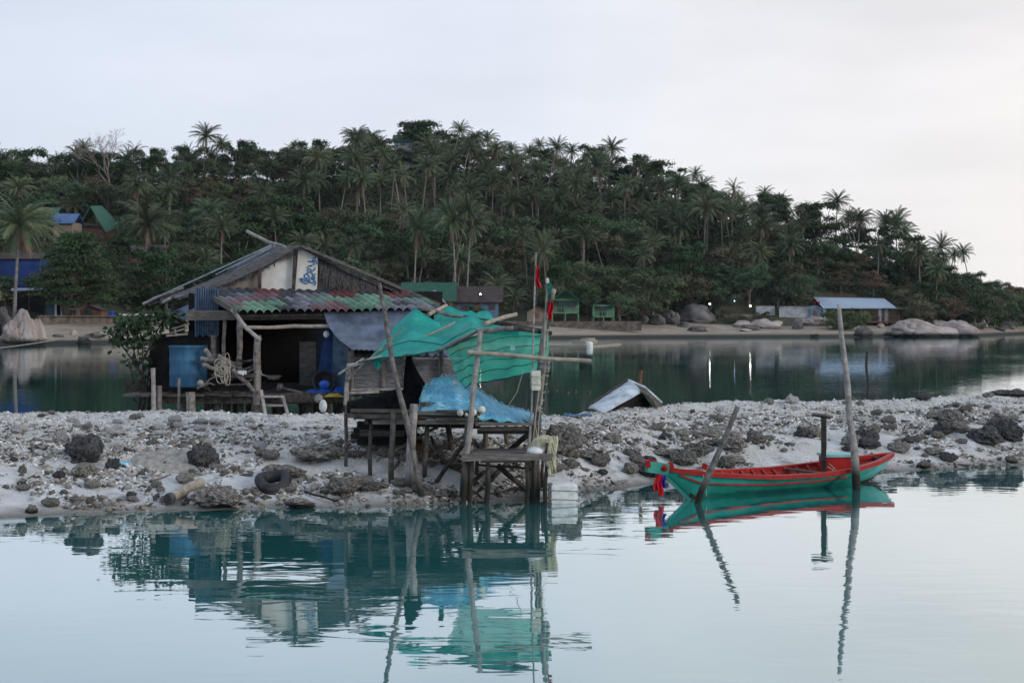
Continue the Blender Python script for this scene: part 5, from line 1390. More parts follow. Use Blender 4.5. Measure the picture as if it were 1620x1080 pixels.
boulder(24, 536, 44, 40, 'dark squat boulder behind the tall pale boulder on the left shore', 'boulder_dark', Y=b0 + 5); boulder(2, 530, 50, 48, 'dark boulder cut by the left edge of the photo', 'boulder_dark', Y=b0 + 6)
boulder(36, 540, 58, 62, 'tall pale pyramid-shaped boulder standing on the left beach', Y=b0 + 1, idx=2, rough=.15, taper=.7); boulder(57, 540, 30, 44, 'right half of the split pale boulder pair on the left beach', Y=b0 + 2.5, idx=4, rough=.15, taper=.5)
boulder(20, 538, 36, 34, 'small pale boulder leaning on the left foot of the tall pale one', Y=b0, idx=1); boulder(52, 541, 14, 7, 'flat grey stone at the water in front of the tall pale boulder', 'boulder_dark')
boulder(133, 544, 26, 14, 'rounded grey boulder at the water left of the hut', 'boulder_dark', Y=shore(133) - 1); boulder(150, 534, 30, 11, 'low grey boulder on the sand left of the hut', 'boulder_dark'); boulder(117, 531, 14, 10, 'small pale boulder on the left sand', 'boulder'); boulder(92, 532, 18, 5, 'flat stone lying on the left sand', 'boulder_dark')
Yr = shore(1440) - 2
boulder(1440, 533, 84, 32, 'huge pale whaleback boulder at the water on the right shore', Y=Yr + 3, idx=0, rough=.22, sy=5); boulder(1475, 534, 96, 24, 'long grey slab boulder lying in front of the whaleback', Y=Yr + 1, idx=3, rough=.14, sy=3.4)
boulder(1512, 534, 70, 30, 'pinkish sloping boulder at the right end of the whaleback', Y=Yr + 4, idx=5, rough=.16, sy=4)
for (px, py, w_, h_, lb, m) in [(1216, 519, 46, 17, 'smooth pale boulder on the sand left of the pavilion', 'boulder'), (1187, 522, 32, 10, 'low brown boulder left of the smooth pale one', 'boulder_dark'), (1175, 518, 40, 12, 'weathered tan boulder left of the pavilion wall', 'boulder'), (1100, 508, 58, 30, 'big dark rounded boulder under the trees at the beach end', 'boulder_dark'), (1062, 512, 40, 22, 'grey boulder at the right end of the sandy beach', 'boulder_dark'),
                             (1080, 516, 22, 9, 'low dark boulder between the beach and the big rounded one', 'boulder_dark'), (1103, 523, 32, 9, 'flat dark boulder on the sand below the lamp', 'boulder_dark'), (1262, 520, 26, 18, 'jagged dark boulder right of the smooth pale boulder', 'boulder_dark'), (1280, 512, 50, 14, 'rough grey rock shelf below the white wall', 'boulder'), (1366, 531, 34, 16, 'dark jagged rock at the water in front of the bush', 'boulder_dark'),
                             (1288, 532, 14, 5, 'tiny dark rock in the shallows left of the tall mooring pole', 'boulder_dark'), (1404, 531, 14, 6, 'small grey rock at the left foot of the whaleback', 'boulder_dark'), (1393, 518, 14, 7, 'small stone under the pavilion deck', 'boulder'), (1178, 524, 22, 5, 'flat pale stone on the sand left of the smooth boulder', 'boulder'), (1018, 512, 24, 16, 'brown boulder half hidden in the scrub behind the beach', 'boulder_dark'), (1040, 514, 26, 18, 'grey boulder behind the right half of the beach', 'boulder_dark')]:
    boulder(px, py, w_, h_, lb, m, sub=4)
for k in range(44):
    px = random.uniform(1490, 1650); t = (px - 1490) / 160
    p = far(px, 526 - 14 * random.random() - 3 * t, shore(px) - 4); p.y += random.uniform(0, 8)
    o = link_mesh('shore_rock', rock_proto(random.choice(['boulder', 'boulder_dark', 'boulder_dark']), k % 6, 3, .45)); s = random.uniform(.6, 1.9)
    o.location = (p.x, p.y, hill_z(p.x, p.y) + s * .2); o.scale = (s, s * .8, s * .75); o.rotation_euler = (0, 0, random.uniform(0, 6))
    tag(o, 'angular grey rock in the tumbled line along the right shore', 'rock', 'tumbled rocks along the right shore')

# sea wall pieces behind the left and middle beach
def wall(name, lb, x0, x1, yb, yt, Y0, Y1, m, cat='wall', th=.5, cap=None):
    t = thing(name, lb, cat, P((x0 + x1) / 2, yb, (Y0 + Y1) / 2)); mb = MB(); n_ = 20
    for i in range(n_):
        a, b = i / n_, (i + 1) / n_
        p0, p1 = P(x0 + (x1 - x0) * a, yb, Y0 + (Y1 - Y0) * a), P(x0 + (x1 - x0) * b, yb, Y0 + (Y1 - Y0) * b); hh = (yb - yt) * (Y0 + Y1) / 2 / F
        dz = Vector((0, 0, 1.0)); th_ = Vector((0, th, 0)); w1, w2 = .18 * nz(i * .6, 1), .18 * nz((i + 1) * .6, 1)
        u0, u1 = p0 + Vector((0, 0, hh + w1 * .3)), p1 + Vector((0, 0, hh + w2 * .3))
        mb.hexa([p0 - dz, p1 - dz, p1 - dz + th_, p0 - dz + th_, u0, u1, u1 + th_, u0 + th_])
    mb.build('wall_face', M[m], t)
    if cap:
        mb = MB(); a, b = P(x0, yt, Y0 + th / 2), P(x1, yt, Y1 + th / 2); mb.beam(a + Vector((0, 0, .1)), b + Vector((0, 0, .1)), th + .3, .16); mb.build('coping', M[cap], t)
    return t
wall('sea_wall', 'dark stone sea wall behind the left beach under the big dark tree', 60, 330, 518, 501, 198, 222, 'stone_wall', cap='stone_wall')
wall('sea_wall', 'low brown retaining wall along the middle beach below the bungalows', 560, 1015, 514, 508, 246, 250, 'stone_wall')
wall('boundary_wall', 'white stained boundary wall left of the pavilion', 1233, 1284, 501, 486, 280, 280, 'white_wall', cap='white_wall')
wall('boundary_wall', 'short white wall panel behind the lamp left of the stained wall', 1196, 1226, 501, 484, 281, 281, 'white_wall')
wall('stone_fence', 'low tan masonry fence left of the white walls', 1146, 1190, 506, 497, 279, 279, 'tan')
def post_(name, x, y0, y1, Y, r_, m, parent):
    mb = MB(); mb.tube([P(x, y1, Y), P(x, y0, Y)], r_, 6); return mb.build(name, M[m], parent)
def lamp(px, py, pyb, lb, m='lamp_white', r_=.16, Y=None):
    p = P(px, py, Y) if Y else None
    if p is None:
        q = far(px, pyb); p = P(px, py, q.y)
    t = thing('lamp', lb, 'lamp', Vector((p.x, p.y, hill_z(p.x, p.y))), 'lit lamps on the far shore')
    mb = MB(); mb.tube([Vector((p.x, p.y, hill_z(p.x, p.y) - .3)), Vector((p.x, p.y, p.z - r_))], .06, 6); mb.build('pole', M['dark_wood'], t)
    mb = MB(); mb.lathe(p, [(0, -r_), (r_ * .8, -r_ * .6), (r_, 0), (r_ * .8, r_ * .6), (0, r_)], 10); mb.build('bulb', M[m], t, smooth=True)
    mb = MB(); mb.lathe(p + Vector((0, 0, r_)), [(0, .12), (r_ * 1.1, .03), (r_ * 1.1, 0), (0, .02)], 10); mb.build('shade', M['dark_wood'], t)
lamp(1123, 481, 508, 'lit white lamp above the big dark boulder', r_=.13, Y=272); lamp(1187, 484, 506, 'lit white lamp left of the white walls', r_=.14, Y=274)
lamp(1162, 476, 506, 'small bluish lit lamp between the two white ones', 'lamp_blue', .09, Y=273)
lamp(305, 424, 480, 'lit lamp on a post in the trees above the hut roof', r_=.09, Y=235); lamp(760, 465, 500, 'lit lamp at the blue-walled bungalow', r_=.1, Y=252)
# houses
def quadp(mb, pts, th): mb.slab(*pts, th)
def bungalow(lb, px0, px1, yb, ye, yr, Y, depth, wall_m, roof_m, over=.5, front=(), stilt=0, gable_front=True, name='bungalow', cat='bungalow', open_front=False, rail=None):
    """Gabled house; px0..px1 its front, yb floor row, ye eave row, yr ridge row."""
    x0, x1 = (px0 - 810) / F * Y, (px1 - 810) / F * Y; z0, ze, zr = (H - (v - HZ) / F * Y for v in (yb, ye, yr))
    zg = min(hill_z(x0, Y), hill_z(x1, Y), hill_z(x0, Y + depth), z0) - .3
    t = thing(name, lb, cat, ((x0 + x1) / 2, Y + depth / 2, zg)); y0, y1 = Y, Y + depth; xm = (x0 + x1) / 2; zb = z0 if stilt else zg
    mb = MB()
    yf = y0 + (2.0 if open_front else 0)
    mb.hexa([(x0, yf, zb), (x1, yf, zb), (x1, y1, zb), (x0, y1, zb), (x0, yf, ze), (x1, yf, ze), (x1, y1, ze), (x0, y1, ze)])
    if gable_front: mb.add([(x0, yf, ze), (x1, yf, ze), (xm, yf, zr - .08), (x0, y1, ze), (x1, y1, ze), (xm, y1, zr - .08)], [(0, 1, 2), (5, 4, 3)])
    mb.build('wall', M[wall_m], t)
    for sgn in (0, 1):
        mb = MB(); k = (zr - ze) / ((x1 - x0) / 2 if gable_front else depth / 2)
        if gable_front:
            xe = x0 - over if sgn == 0 else x1 + over; zl = ze - over * k
            mb.slab((xm, y0 - over, zr), (xm, y1 + over, zr), (xe, y1 + over, zl), (xe, y0 - over, zl), .12)
        else:
            ym = (y0 + y1) / 2; ye_ = y0 - over if sgn == 0 else y1 + over; zl = ze - over * k
            mb.slab((x0 - over, ym, zr), (x1 + over, ym, zr), (x1 + over, ye_, zl), (x0 - over, ye_, zl), .12)
        mb.build('roof', M[roof_m], t)
    if open_front:
        for u in (0, 1):
            mb = MB(); xx = x0 + .1 if u == 0 else x1 - .1; mb.box((xx, y0 + .1, (zg + ze) / 2), (.2, .2, ze - zg)); mb.build('post', M[rail or wall_m], t)
        mb = MB(); mb.box((xm, y0 + 1, z0 - .1), (x1 - x0, 2, .2)); mb.build('veranda_floor', M[rail or wall_m], t)
        mb = MB(); mb.box((xm, y0 + .1, z0 + .85), (x1 - x0 - .4, .08, .08)); nb = max(4, int((x1 - x0) / .45))
        for i in range(nb): mb.box((x0 + .3 + (x1 - x0 - .6) * i / (nb - 1), y0 + .1, z0 + .42), (.08, .06, .84))
        mb.build('railing', M[rail or wall_m], t)
        mb = MB(); mb.box((xm, y0 + .1, ze - .12), (x1 - x0 - .4, .1, .2)); mb.build('beam', M[rail or wall_m], t)
    for (ux, w_, zb_, h_, kind, mm) in front:
        xc = x0 + (x1 - x0) * ux; zc = z0 + zb_ + h_ / 2
        mb = MB()
        if kind == 'door': mb.box((xc, yf - .03, zc), (w_, .1, h_)); mb.build('door', M[mm], t)
        else:
            for s_ in (-1, 1): mb.box((xc + s_ * (w_ / 2 + .04), yf - .03, zc), (.08, .1, h_ + .16)); mb.box((xc, yf - .03, zc + s_ * (h_ / 2 + .04)), (w_, .1, .08))
            fr_ = mb.build('window', M['timber'], t); mb = MB(); mb.box((xc, yf - .01, zc), (w_, .04, h_)); mb.build('pane', M['glass_dark'], fr_)
    if stilt:
        for u in (0, .5, 1):
            for yy in (y0 + .1, y1 - .1):
                mb = MB(); mb.box((x0 + .1 + (x1 - x0 - .2) * u, yy, (zg + z0) / 2 - .12), (.18, .18, max(.3, z0 - zg - .2))); mb.build('stilt', M[rail or wall_m], t)
    return t
bungalow('green stilted bungalow with a lime veranda and green roof behind the beach', 873, 916, 494, 473, 458, 252, 6, 'lime', 'green_roof', .9, [(.35, 1.1, 0, 2.0, 'door', 'glass_dark'), (.75, 1.2, .7, 1.1, 'window', '')], stilt=1, open_front=True, rail='lime')
bungalow('smaller lime green pavilion bungalow right of the stilted one', 938, 972, 500, 482, 472, 253, 5, 'lime', 'brown_roof', .5, [(.5, 1.2, 0, 1.9, 'door', 'glass_dark')], stilt=1, open_front=True, rail='lime')
bungalow('blue walled bungalow with a brown hipped roof and a lit lamp', 722, 788, 496, 472, 452, 254, 6, 'blue_wall', 'brown_roof', .9, [(.2, 1.1, .7, 1.1, 'window', ''), (.5, .9, 0, 2, 'door', 'timber'), (.85, 1.1, .7, 1.1, 'window', '')], gable_front=False)
bungalow('long house with a green sheet roof behind the tile roof of the hut', 640, 715, 500, 470, 446, 252, 6, 'tan', 'green_roof', .8, [(.9, 1.2, .6, 1.2, 'window', '')], gable_front=False, name='house', cat='house')
bungalow('little house with a grey blue gable roof and orange front', 672, 700, 503, 474, 458, 246, 5, 'orange', 'grey_roof', .5, [(.5, .9, 0, 2, 'door', 'timber')], name='house', cat='house')
bungalow('small thatched hut under the trees left of the stilted bungalow', 834, 866, 503, 492, 483, 252, 3.5, 'tan', 'brown_roof', .4, [(.5, .8, 0, 1.5, 'door', 'timber')], name='beach_hut', cat='beach hut')
gh = thing('house', 'house with a steep green roof slanting down to the right among the left trees', 'house', P(165, 400, 266))
mb = MB(); mb.slab(P(143, 326, 266), P(161, 325, 272), P(191, 357, 270), P(168, 368, 263), .15); mb.build('roof', M['green_roof'], gh)
mb = MB(); mb.slab(P(143, 326, 266), P(161, 325, 272), P(128, 358, 272), P(118, 366, 266), .15); mb.build('roof', M['green_roof'], gh)
mb = MB(); a = [P(126, 362, 266.5), P(165, 364, 264.5), P(184, 358, 269.5), P(132, 356, 271)]; mb.hexa([Vector((p.x, p.y, 3.5)) for p in a] + a); mb.build('wall', M['timber'], gh)
bungalow('small blue roofed house between two green roofs on the left hillside', 84, 114, 400, 351, 336, 258, 6, 'tan', 'blue_roof', .5, [], name='house', cat='house', gable_front=False)
bungalow('green roofed house partly hidden behind the left palm', 58, 84, 396, 344, 326, 262, 6, 'timber', 'green_roof', .5, [(.5, 1, .5, 1.2, 'window', '')], name='house', cat='house', gable_front=False)
bungalow('deep blue walled house behind the large palm at the left edge', -30, 62, 462, 408, 398, 222, 6, 'strong_blue', 'brown_roof', .4, [(.5, 1.4, .8, 1.4, 'window', ''), (.85, 1.4, .8, 1.4, 'window', '')], name='house', cat='house', gable_front=False)
bungalow('dim house with a red wall half hidden behind the middle left palm', 205, 258, 420, 398, 386, 250, 6, 'timber', 'brown_roof', .5, [(.9, 1.6, .3, 1.6, 'window', '')], name='house', cat='house', gable_front=False)
hp_ = ground_hit(640, 222, 9)
bungalow('white gabled house with a green roof on top of the hill', 624, 668, 232, 222, 211, hp_.y + 14, 6, 'white_wall', 'green_roof', .6, [(.3, 1.0, .3, 1.1, 'window', '')], name='house', cat='house', gable_front=False)
# beach shed on the left
sh = thing('beach_shed', 'open beach shed with a pale flat roof and white posts above the left sea wall', 'shed', P(70, 500, 205))
mb = MB(); mb.slab(P(18, 459, 204), P(74, 457, 204), P(74, 455, 209), P(18, 456, 209), .15); mb.build('roof', M['grey_roof'], sh)
mb = MB(); mb.slab(P(18, 462, 210), P(100, 462, 210), P(100, 502, 210), P(18, 502, 210), .1); mb.build('back_wall', M['black'], sh)
for x in (20, 46, 72): post_('post', x, 459, 502, 204.3, .1, 'dark_wood', sh)
mb = MB(); mb.box(P(80, 481, 206), (1.1, .1, 3.6)); mb.build('panel', M['blue_wall'], sh)
for x, m in ((88, 'white'), (97, 'grey_roof')): post_('post', x, 457, 503, 205, .16, m, sh)
o = MB(); g = [[P(188 + 56 * i / 20, 500, 212 + 3 * j / 6) + Vector((0, 0, .15 + .5 * abs(nz(i * .5, j * .6)) * math.sin(3.14 * j / 6))) for j in range(7)] for i in range(21)]
thick(o, g, .05); tag(o.build('tarpaulin', M['white'], origin=P(215, 500, 212)), 'pale rumpled tarpaulin spread on top of the left sea wall', 'tarpaulin')
p = P(178, 499, 210); o = MB(); g = [[p + Vector(((i / 10 - .5) * 1.6, (j / 6 - .5), .7 * math.sin(3.14 * i / 10) * math.sin(3.14 * j / 6) * (1 + .4 * nz(i, j)))) for j in range(7)] for i in range(11)]
o.grid(g); tag(o.build('bundle', M['blue_tarp'], origin=p), 'dark blue bundle on the left sea wall beside the pale tarpaulin', 'bundle')
bungalow('open workshop under a low sheet roof at the left end behind the sea wall', 120, 160, 500, 489, 482, 214, 3, 'timber', 'brown_roof', .3, [(.5, .9, 0, 1, 'door', 'glass_dark')], name='shelter', cat='shelter')
# pavilion with the pale sheet roof
pv = thing('beach_pavilion', 'open beach pavilion with a long pale blue sheet roof and a timber deck', 'pavilion', P(1352, 515, 281))
mb = MB(); mb.slab(P(1287, 470, 288), P(1398, 472, 288), P(1418, 487, 279), P(1302, 487, 279), .12); rf = mb.build('roof', M['pav_roof'], pv)
mb = MB(); mb.slab(P(1286, 470, 288), P(1398, 472, 288), P(1400, 480, 294), P(1290, 479, 294), .12); mb.build('roof', M['pav_roof'], pv)
mb = MB()
for i in range(24): mb.beam(P(1287, 469.6, 288).lerp(P(1398, 471.6, 288), i / 23), P(1302, 486.6, 279).lerp(P(1418, 486.6, 279), i / 23), .07, .07)
mb.build('roof_seam', M['grey_roof'], rf)
mb = MB(); mb.slab(P(1396, 484, 282), P(1426, 486, 282), P(1430, 489, 278), P(1400, 488, 278), .1); mb.build('side_roof', M['brown_roof'], pv)
for x, m in ((1304, 'white_wall'), (1332, 'timber'), (1362, 'timber'), (1392, 'white_wall'), (1402, 'white_wall'), (1421, 'timber'), (1410, 'timber')):
    mb = MB(); mb.beam(P(x, 512, 279.6), P(x, 487, 279.6), .55 if m == 'white_wall' else .2, .4); mb.build('post', M[m], pv)
mb = MB(); mb.slab(P(1290, 478, 290), P(1410, 478, 290), P(1410, 508, 290), P(1290, 508, 290), .1); mb.build('back_wall', M['black'], pv)
mb = MB(); mb.slab(P(1362, 508, 279), P(1424, 508, 279), P(1424, 505, 288), P(1300, 505, 288), .3); mb.build('deck', M['timber'], pv)
mb = MB(); mb.beam(P(1362, 500, 278.8), P(1424, 500, 278.8), .1, .12)
for i in range(16): mb.beam(P(1363 + i * 4, 508, 278.8), P(1363 + i * 4, 500, 278.8), .08, .08)
mb.build('railing', M['timber'], pv)
for x in (1370, 1390, 1410, 1422): post_('stilt', x, 508, 518, 279.5, .14, 'dark_wood', pv)
for x in (1368, 1384, 1400, 1414):
    tb = thing('table', 'small red timber table on the deck of the beach pavilion', 'table', P(x, 505, 281.5), 'tables on the pavilion deck')
    mb = MB(); mb.box(P(x, 499.6, 281.5), (1.3, .8, .08)); mb.build('tabletop', M['timber'], tb)
    mb = MB(); mb.box(P(x, 503, 281.5), (.15, .15, .8)); mb.build('leg', M['timber'], tb)
o = MB(); g = [[P(1287 + 10 * i / 10, 477 + 4 * j / 4, 278.5 - .3 * math.sin(i)) for j in range(5)] for i in range(11)]
thick(o, g, .02); tag(o.build('hanging_cloth', M['boat_red'], origin=P(1298, 480, 278.5)), 'red cloth hanging under the left end of the pavilion roof', 'cloth')
p = P(1307, 478, 281)
bungalow('blue shed under the left end of the pavilion roof', 1281, 1300, 503, 488, 483, 279.5, 3, 'blue_wall', 'grey_roof', .2, [(.5, .8, 0, 1.5, 'door', 'timber')], name='shed', cat='shed')

# ================================================================== TREES
random.seed(2024)
def palm_proto(seed, Ht, lean, nf, fl, dead=0, droop=1.0):
    """Coconut palm: (trunk mesh, crown mesh, skirt of dead fronds), base at the origin."""
    r = random.Random(seed); rr = np.random.default_rng(seed)
    pts, rad = [], []
    la = r.uniform(0, 6.28)
    for i in range(13):
        t = i / 12; o = lean * (t ** 1.6)
        pts.append(Vector((math.cos(la) * o, math.sin(la) * o, Ht * t - .4))); rad.append(.19 * (1 - .4 * t) + (.12 if i == 0 else 0))
    mb = MB(); mb.tube(pts, rad, 7); top = pts[-1]
    V, Q = [], []; D = []
    def frond(el, az, L, out, dr):
        n_ = 20; p = np.array(top); d_h = np.array((math.cos(az), math.sin(az), 0)); ang = el; prev = p; step = L / n_
        wv = np.array((-math.sin(az), math.cos(az), 0))
        tw = r.uniform(-.35, .35)
        for k in range(n_):
            t = k / n_; ang -= dr * (.012 + .075 * t)
            dirv = d_h * math.cos(ang) + np.array((0, 0, math.sin(ang))); q = prev + dirv * step
            upv = np.cross(dirv, wv); upv /= np.linalg.norm(upv) + 1e-9
            ll = L * .2 * (math.sin(math.pi * min(1, .14 + t * .86)) ** .7) * r.uniform(.85, 1.1)
            for sgn in (-1, 1):
                for sub in (0, .5):
                    a = prev + dirv * step * (sub + .0); b = prev + dirv * step * (sub + .5)
                    tip = (a + b) / 2 + (wv * sgn * .62 + dirv * .65 - np.array((0, 0, .45 + .4 * r.random())) + upv * (.1 + tw * sgn)) * ll
                    i0 = len(out[0]); m_ = (a + tip) / 2
                    out[0].extend([a, b, tip]); out[1].append((i0, i0 + 1, i0 + 2))
            i0 = len(out[0]); w_ = .05 * (1 - t * .7)
            out[0].extend([prev + wv * w_, prev - wv * w_, q]); out[1].append((i0, i0 + 1, i0 + 2))
            prev = q
    live, ded = ([], []), ([], [])
    for i in range(nf):
        u = (i + .5) / nf; el = 1.45 - 1.95 * u + r.uniform(-.15, .15); az = i * 2.4 + r.uniform(-.25, .25)
        frond(el, az, fl * (.8 + .25 * math.sin(math.pi * min(1, u + .15))) * r.uniform(.85, 1.1), live, droop * r.uniform(.8, 1.3))
    for i in range(dead): frond(-.7 - .5 * r.random(), r.uniform(0, 6.28), fl * r.uniform(.5, .75), ded, .8)
    tr = bpy.data.meshes.new('trunk'); tr.from_pydata([tuple(v) for v in mb.v], [], mb.f); tr.materials.append(M['palm_trunk'])
    cr_ = arr_mesh('crown', np.array(live[0]), np.array(live[1]), M['frond'])
    dd = arr_mesh('dead_fronds', np.array(ded[0]), np.array(ded[1]), M['frond_dead']) if dead else None
    return tr, cr_, dd, Ht
PALM = [palm_proto(1, 11.5, 1.0, 40, 4.3, 8), palm_proto(2, 13, 2.4, 34, 4.1, 7), palm_proto(3, 9.5, .8, 42, 4.6, 10, 1.2), palm_proto(4, 14, 3.4, 32, 4.0, 6), palm_proto(5, 12, .5, 42, 4.7, 9, 1.3), palm_proto(6, 10, 1.8, 30, 4.2, 7, .7), palm_proto(7, 4.2, .3, 26, 4.2, 2), palm_proto(8, 12.5, 1.4, 18, 4.2, 12, 1.4), palm_proto(9, 8, .6, 38, 4.6, 6, 1.0)]
def tree(name, parts, pos, lb, cat, group, sc=1.0, rz=None):
    e = bpy.data.objects.new(name, None); e.empty_display_size = .5; COL.objects.link(e)
    e.location = pos; e.rotation_euler = (0, 0, random.uniform(0, 6.28) if rz is None else rz); e.scale = sc if hasattr(sc, '__len__') else (sc, sc, sc)
    tag(e, lb, cat, group)
    for nm, me in parts:
        if me is None: continue
        o = bpy.data.objects.new(nm, me); COL.objects.link(o); o.parent = e
    return e
def palm(pos, lb, group, k=None, sc=1.0, rz=None):
    tr, c, d, h = PALM[random.choice([0, 1, 2, 3, 4, 5, 7, 8, 8]) if k is None else k]
    return tree('coconut_palm', [('trunk', tr), ('crown', c), ('dead_fronds', d)], pos, lb, 'palm', group, sc, rz)
def broad_proto(seed, Hh, Rr, leaves, lobes, leafsize, m, trunk_h=.35, flat=.75, layered=False):
    r = np.random.default_rng(seed); rr = random.Random(seed)
    C, N, S = [], [], []
    tips = []
    for i in range(lobes):
        if layered:
            zf = (i + .5) / lobes; rad = Rr * (1.02 - zf ** 1.8) * rr.uniform(.55, .95); a = i * 2.4 + rr.uniform(-.4, .4); c = np.array((math.cos(a) * rad, math.sin(a) * rad, Hh * (.2 + .76 * zf))); lr = np.array((Rr * .42, Rr * .42, Rr * .1))
        else:
            a = rr.uniform(0, 6.28); u = rr.random() ** .5; zf = rr.uniform(trunk_h + .05, .93); rad = Rr * u * math.sqrt(max(.1, 1 - ((zf - .6) / .52) ** 2)); c = np.array((math.cos(a) * rad, math.sin(a) * rad, Hh * zf)); k = rr.uniform(.22, .42); lr = np.array((Rr * k, Rr * k, Rr * k * flat))
        tips.append(c)
        n_ = leaves // lobes
        d = r.normal(size=(n_, 3)); d /= np.linalg.norm(d, axis=1, keepdims=True); d[:, 2] = np.where(d[:, 2] < -.3, -d[:, 2] * .5, d[:, 2])
        rad_ = r.uniform(.72, 1.12, (n_, 1)) * (1 + .3 * np.sin(d[:, :1] * 5 + seed) * np.sin(d[:, 1:2] * 4))
        C.append(c + d * lr * rad_); N.append(d * np.array((.8, .8, .8)) + np.array((0, 0, .55)) + r.normal(size=(n_, 3)) * .45); S.append(r.uniform(.6, 1.35, n_) * leafsize)
    C = np.concatenate(C); N = np.concatenate(N); S = np.concatenate(S)
    v, q = leaf_arrays(C, N, S, .6, r)
    cr_ = arr_mesh('crown', v, q, M[m])
    mb = MB(); th = Hh * trunk_h
    mb.tube([(0, 0, -.6), (rr.uniform(-.2, .2), rr.uniform(-.2, .2), th * .6), (rr.uniform(-.3, .3), rr.uniform(-.3, .3), th), (0, 0, Hh * .8)], [Rr * .08, Rr * .06, Rr * .05, Rr * .012], 7)
    for c in tips[:14]:
        b = Vector((0, 0, th * rr.uniform(.7, 1.3))); t = Vector(c); mb.tube([b, b.lerp(t, .5) + Vector((0, 0, -.06 * Rr)), t], [Rr * .03, Rr * .02, Rr * .006], 5)
    tr = bpy.data.meshes.new('trunk'); tr.from_pydata([tuple(x) for x in mb.v], [], mb.f); tr.materials.append(M['trunk'])
    return tr, cr_, Hh
BROAD = [broad_proto(11, 9, 4.6, 4200, 20, .5, 'leaf'), broad_proto(12, 11, 5.2, 5000, 24, .5, 'leaf'), broad_proto(13, 8, 4.8, 4200, 18, .45, 'leaf_olive'), broad_proto(14, 12, 5.0, 5200, 26, .5, 'leaf_dark', .3),
         broad_proto(15, 7, 4.2, 3600, 16, .45, 'leaf'), broad_proto(16, 10, 5.6, 5200, 28, .48, 'leaf', .25), broad_proto(17, 9, 4.2, 3000, 16, .5, 'leaf_dry', .4), broad_proto(18, 13, 4.6, 4600, 22, .5, 'leaf_dark', .35)]
BIG = broad_proto(31, 13, 6.2, 12000, 44, .42, 'leaf_dark', .2, layered=True)
BUSH = [broad_proto(41, 3.4, 3.4, 2600, 16, .36, 'leaf', .08), broad_proto(42, 2.6, 2.6, 2000, 12, .34, 'leaf_olive', .08), broad_proto(43, 3.6, 4.5, 5200, 26, .34, 'leaf_bright', .06, .6)]
def broad(pos, lb, group, k=None, sc=1.0, name='broadleaf_tree', cat='tree', src=None):
    tr, c, h = src or BROAD[random.randrange(8) if k is None else k]
    return tree(name, [('trunk', tr), ('crown', c)], pos, lb, cat, group, sc)
def bare_proto(seed, Hh, depth=6, spread=.55):
    rr = random.Random(seed); mb = MB()
    def grow(p, d, L, r_, k):
        q = p + d * L; mid = p.lerp(q, .5) + Vector((rr.uniform(-1, 1), rr.uniform(-1, 1), rr.uniform(-.5, .5))) * L * .08
        mb.tube([p, mid, q], [r_, r_ * .85, r_ * .7], 5 if k > 2 else 3, cap=False)
        if k == 0: return
        for _ in range(rr.choice([2, 2, 3])):
            nd = (d + Vector((rr.gauss(0, spread), rr.gauss(0, spread), rr.gauss(.12, spread * .6)))).normalized()
            grow(q, nd, L * rr.uniform(.66, .86), max(.016, r_ * .62), k - 1)
    grow(Vector((0, 0, -.5)), Vector((rr.uniform(-.1, .1), rr.uniform(-.1, .1), 1)).normalized(), Hh * .27, Hh * .022, depth)
    me = bpy.data.meshes.new('trunk'); me.from_pydata([tuple(x) for x in mb.v], [], mb.f); me.materials.append(M['twig']); return me
BARE = [bare_proto(5, 12, 7), bare_proto(6, 8, 7, .65), bare_proto(8, 9, 7, .6)]
mb_ = np.random.default_rng(3)
# --- trees one can pick out
for (px, py, Ht, k, sc, lb) in [(22, 350, 14.0, 4, 1.35, 'big grey-fronded coconut palm at the left edge beside the large dark tree'), (225, 350, 13, 2, 1.3, 'coconut palm with hanging fronds right of the large dark tree'), (120, 322, 11, 6, .8, 'slim young coconut palm between the green and blue roofs'),
                             (320, 214, 14, 1, 1.0, 'tallest palm silhouetted on the left skyline'), (655, 355, 12, 5, .9, 'thin palm with a bare trunk left of the trunk cluster'), (712, 330, 14, 3, 1.0, 'leaning palm in the trunk cluster above the green sheet roof'), (722, 345, 14, 0, 1.0, 'straight palm in the trunk cluster above the green sheet roof'), (738, 352, 13, 1, 1.0, 'right hand palm in the trunk cluster above the green sheet roof'),
                             (868, 392, 12, 5, .8, 'lone palm with a ragged crown behind the flag poles'), (1118, 270, 13, 0, .0, ''), (1322, 318, 14, 3, .9, 'tall thin palm poking above the trees over the pavilion'), (1357, 345, 11, 4, .9, 'full-crowned palm right of the tall thin one'), (1395, 350, 12, 0, .95, 'first of the tight palm trio on the right slope'),
                             (1418, 352, 12, 2, .9, 'middle palm of the tight trio on the right slope'), (1437, 365, 12, 1, .9, 'last palm of the tight trio on the right slope'), (1500, 388, 10, 5, .85, 'palm standing clear of the trees near the right shoulder'), (1536, 398, 10, 1, .75, 'last palm on the right, alone against the sky'), (1228, 322, 10, 2, .9, 'palm rising above the round trees on the right slope'),
                             (565, 218, 12, 4, 1.0, 'left palm of the pair on the skyline near the hilltop house'), (592, 220, 12, 2, .9, 'right palm of the pair on the skyline near the hilltop house')]:
    if not lb: continue
    tr_h = PALM[k][3] * sc; p = ground_hit(px, py, tr_h)
    if 640 < px < 900 and py > 300:
        Yp = {655: 258, 712: 257, 722: 255.5, 738: 256.5, 868: 257}[px]; x = (px - 810) / F * Yp; p = Vector((x, Yp, hill_z(x, Yp)))
    zz = H - (py - HZ) / F * p.y; s_z = max(.6, (zz - p.z) / PALM[k][3])
    palm(p, lb, 'palms that stand out', k, (sc, sc, min(s_z, sc * 2.2)))
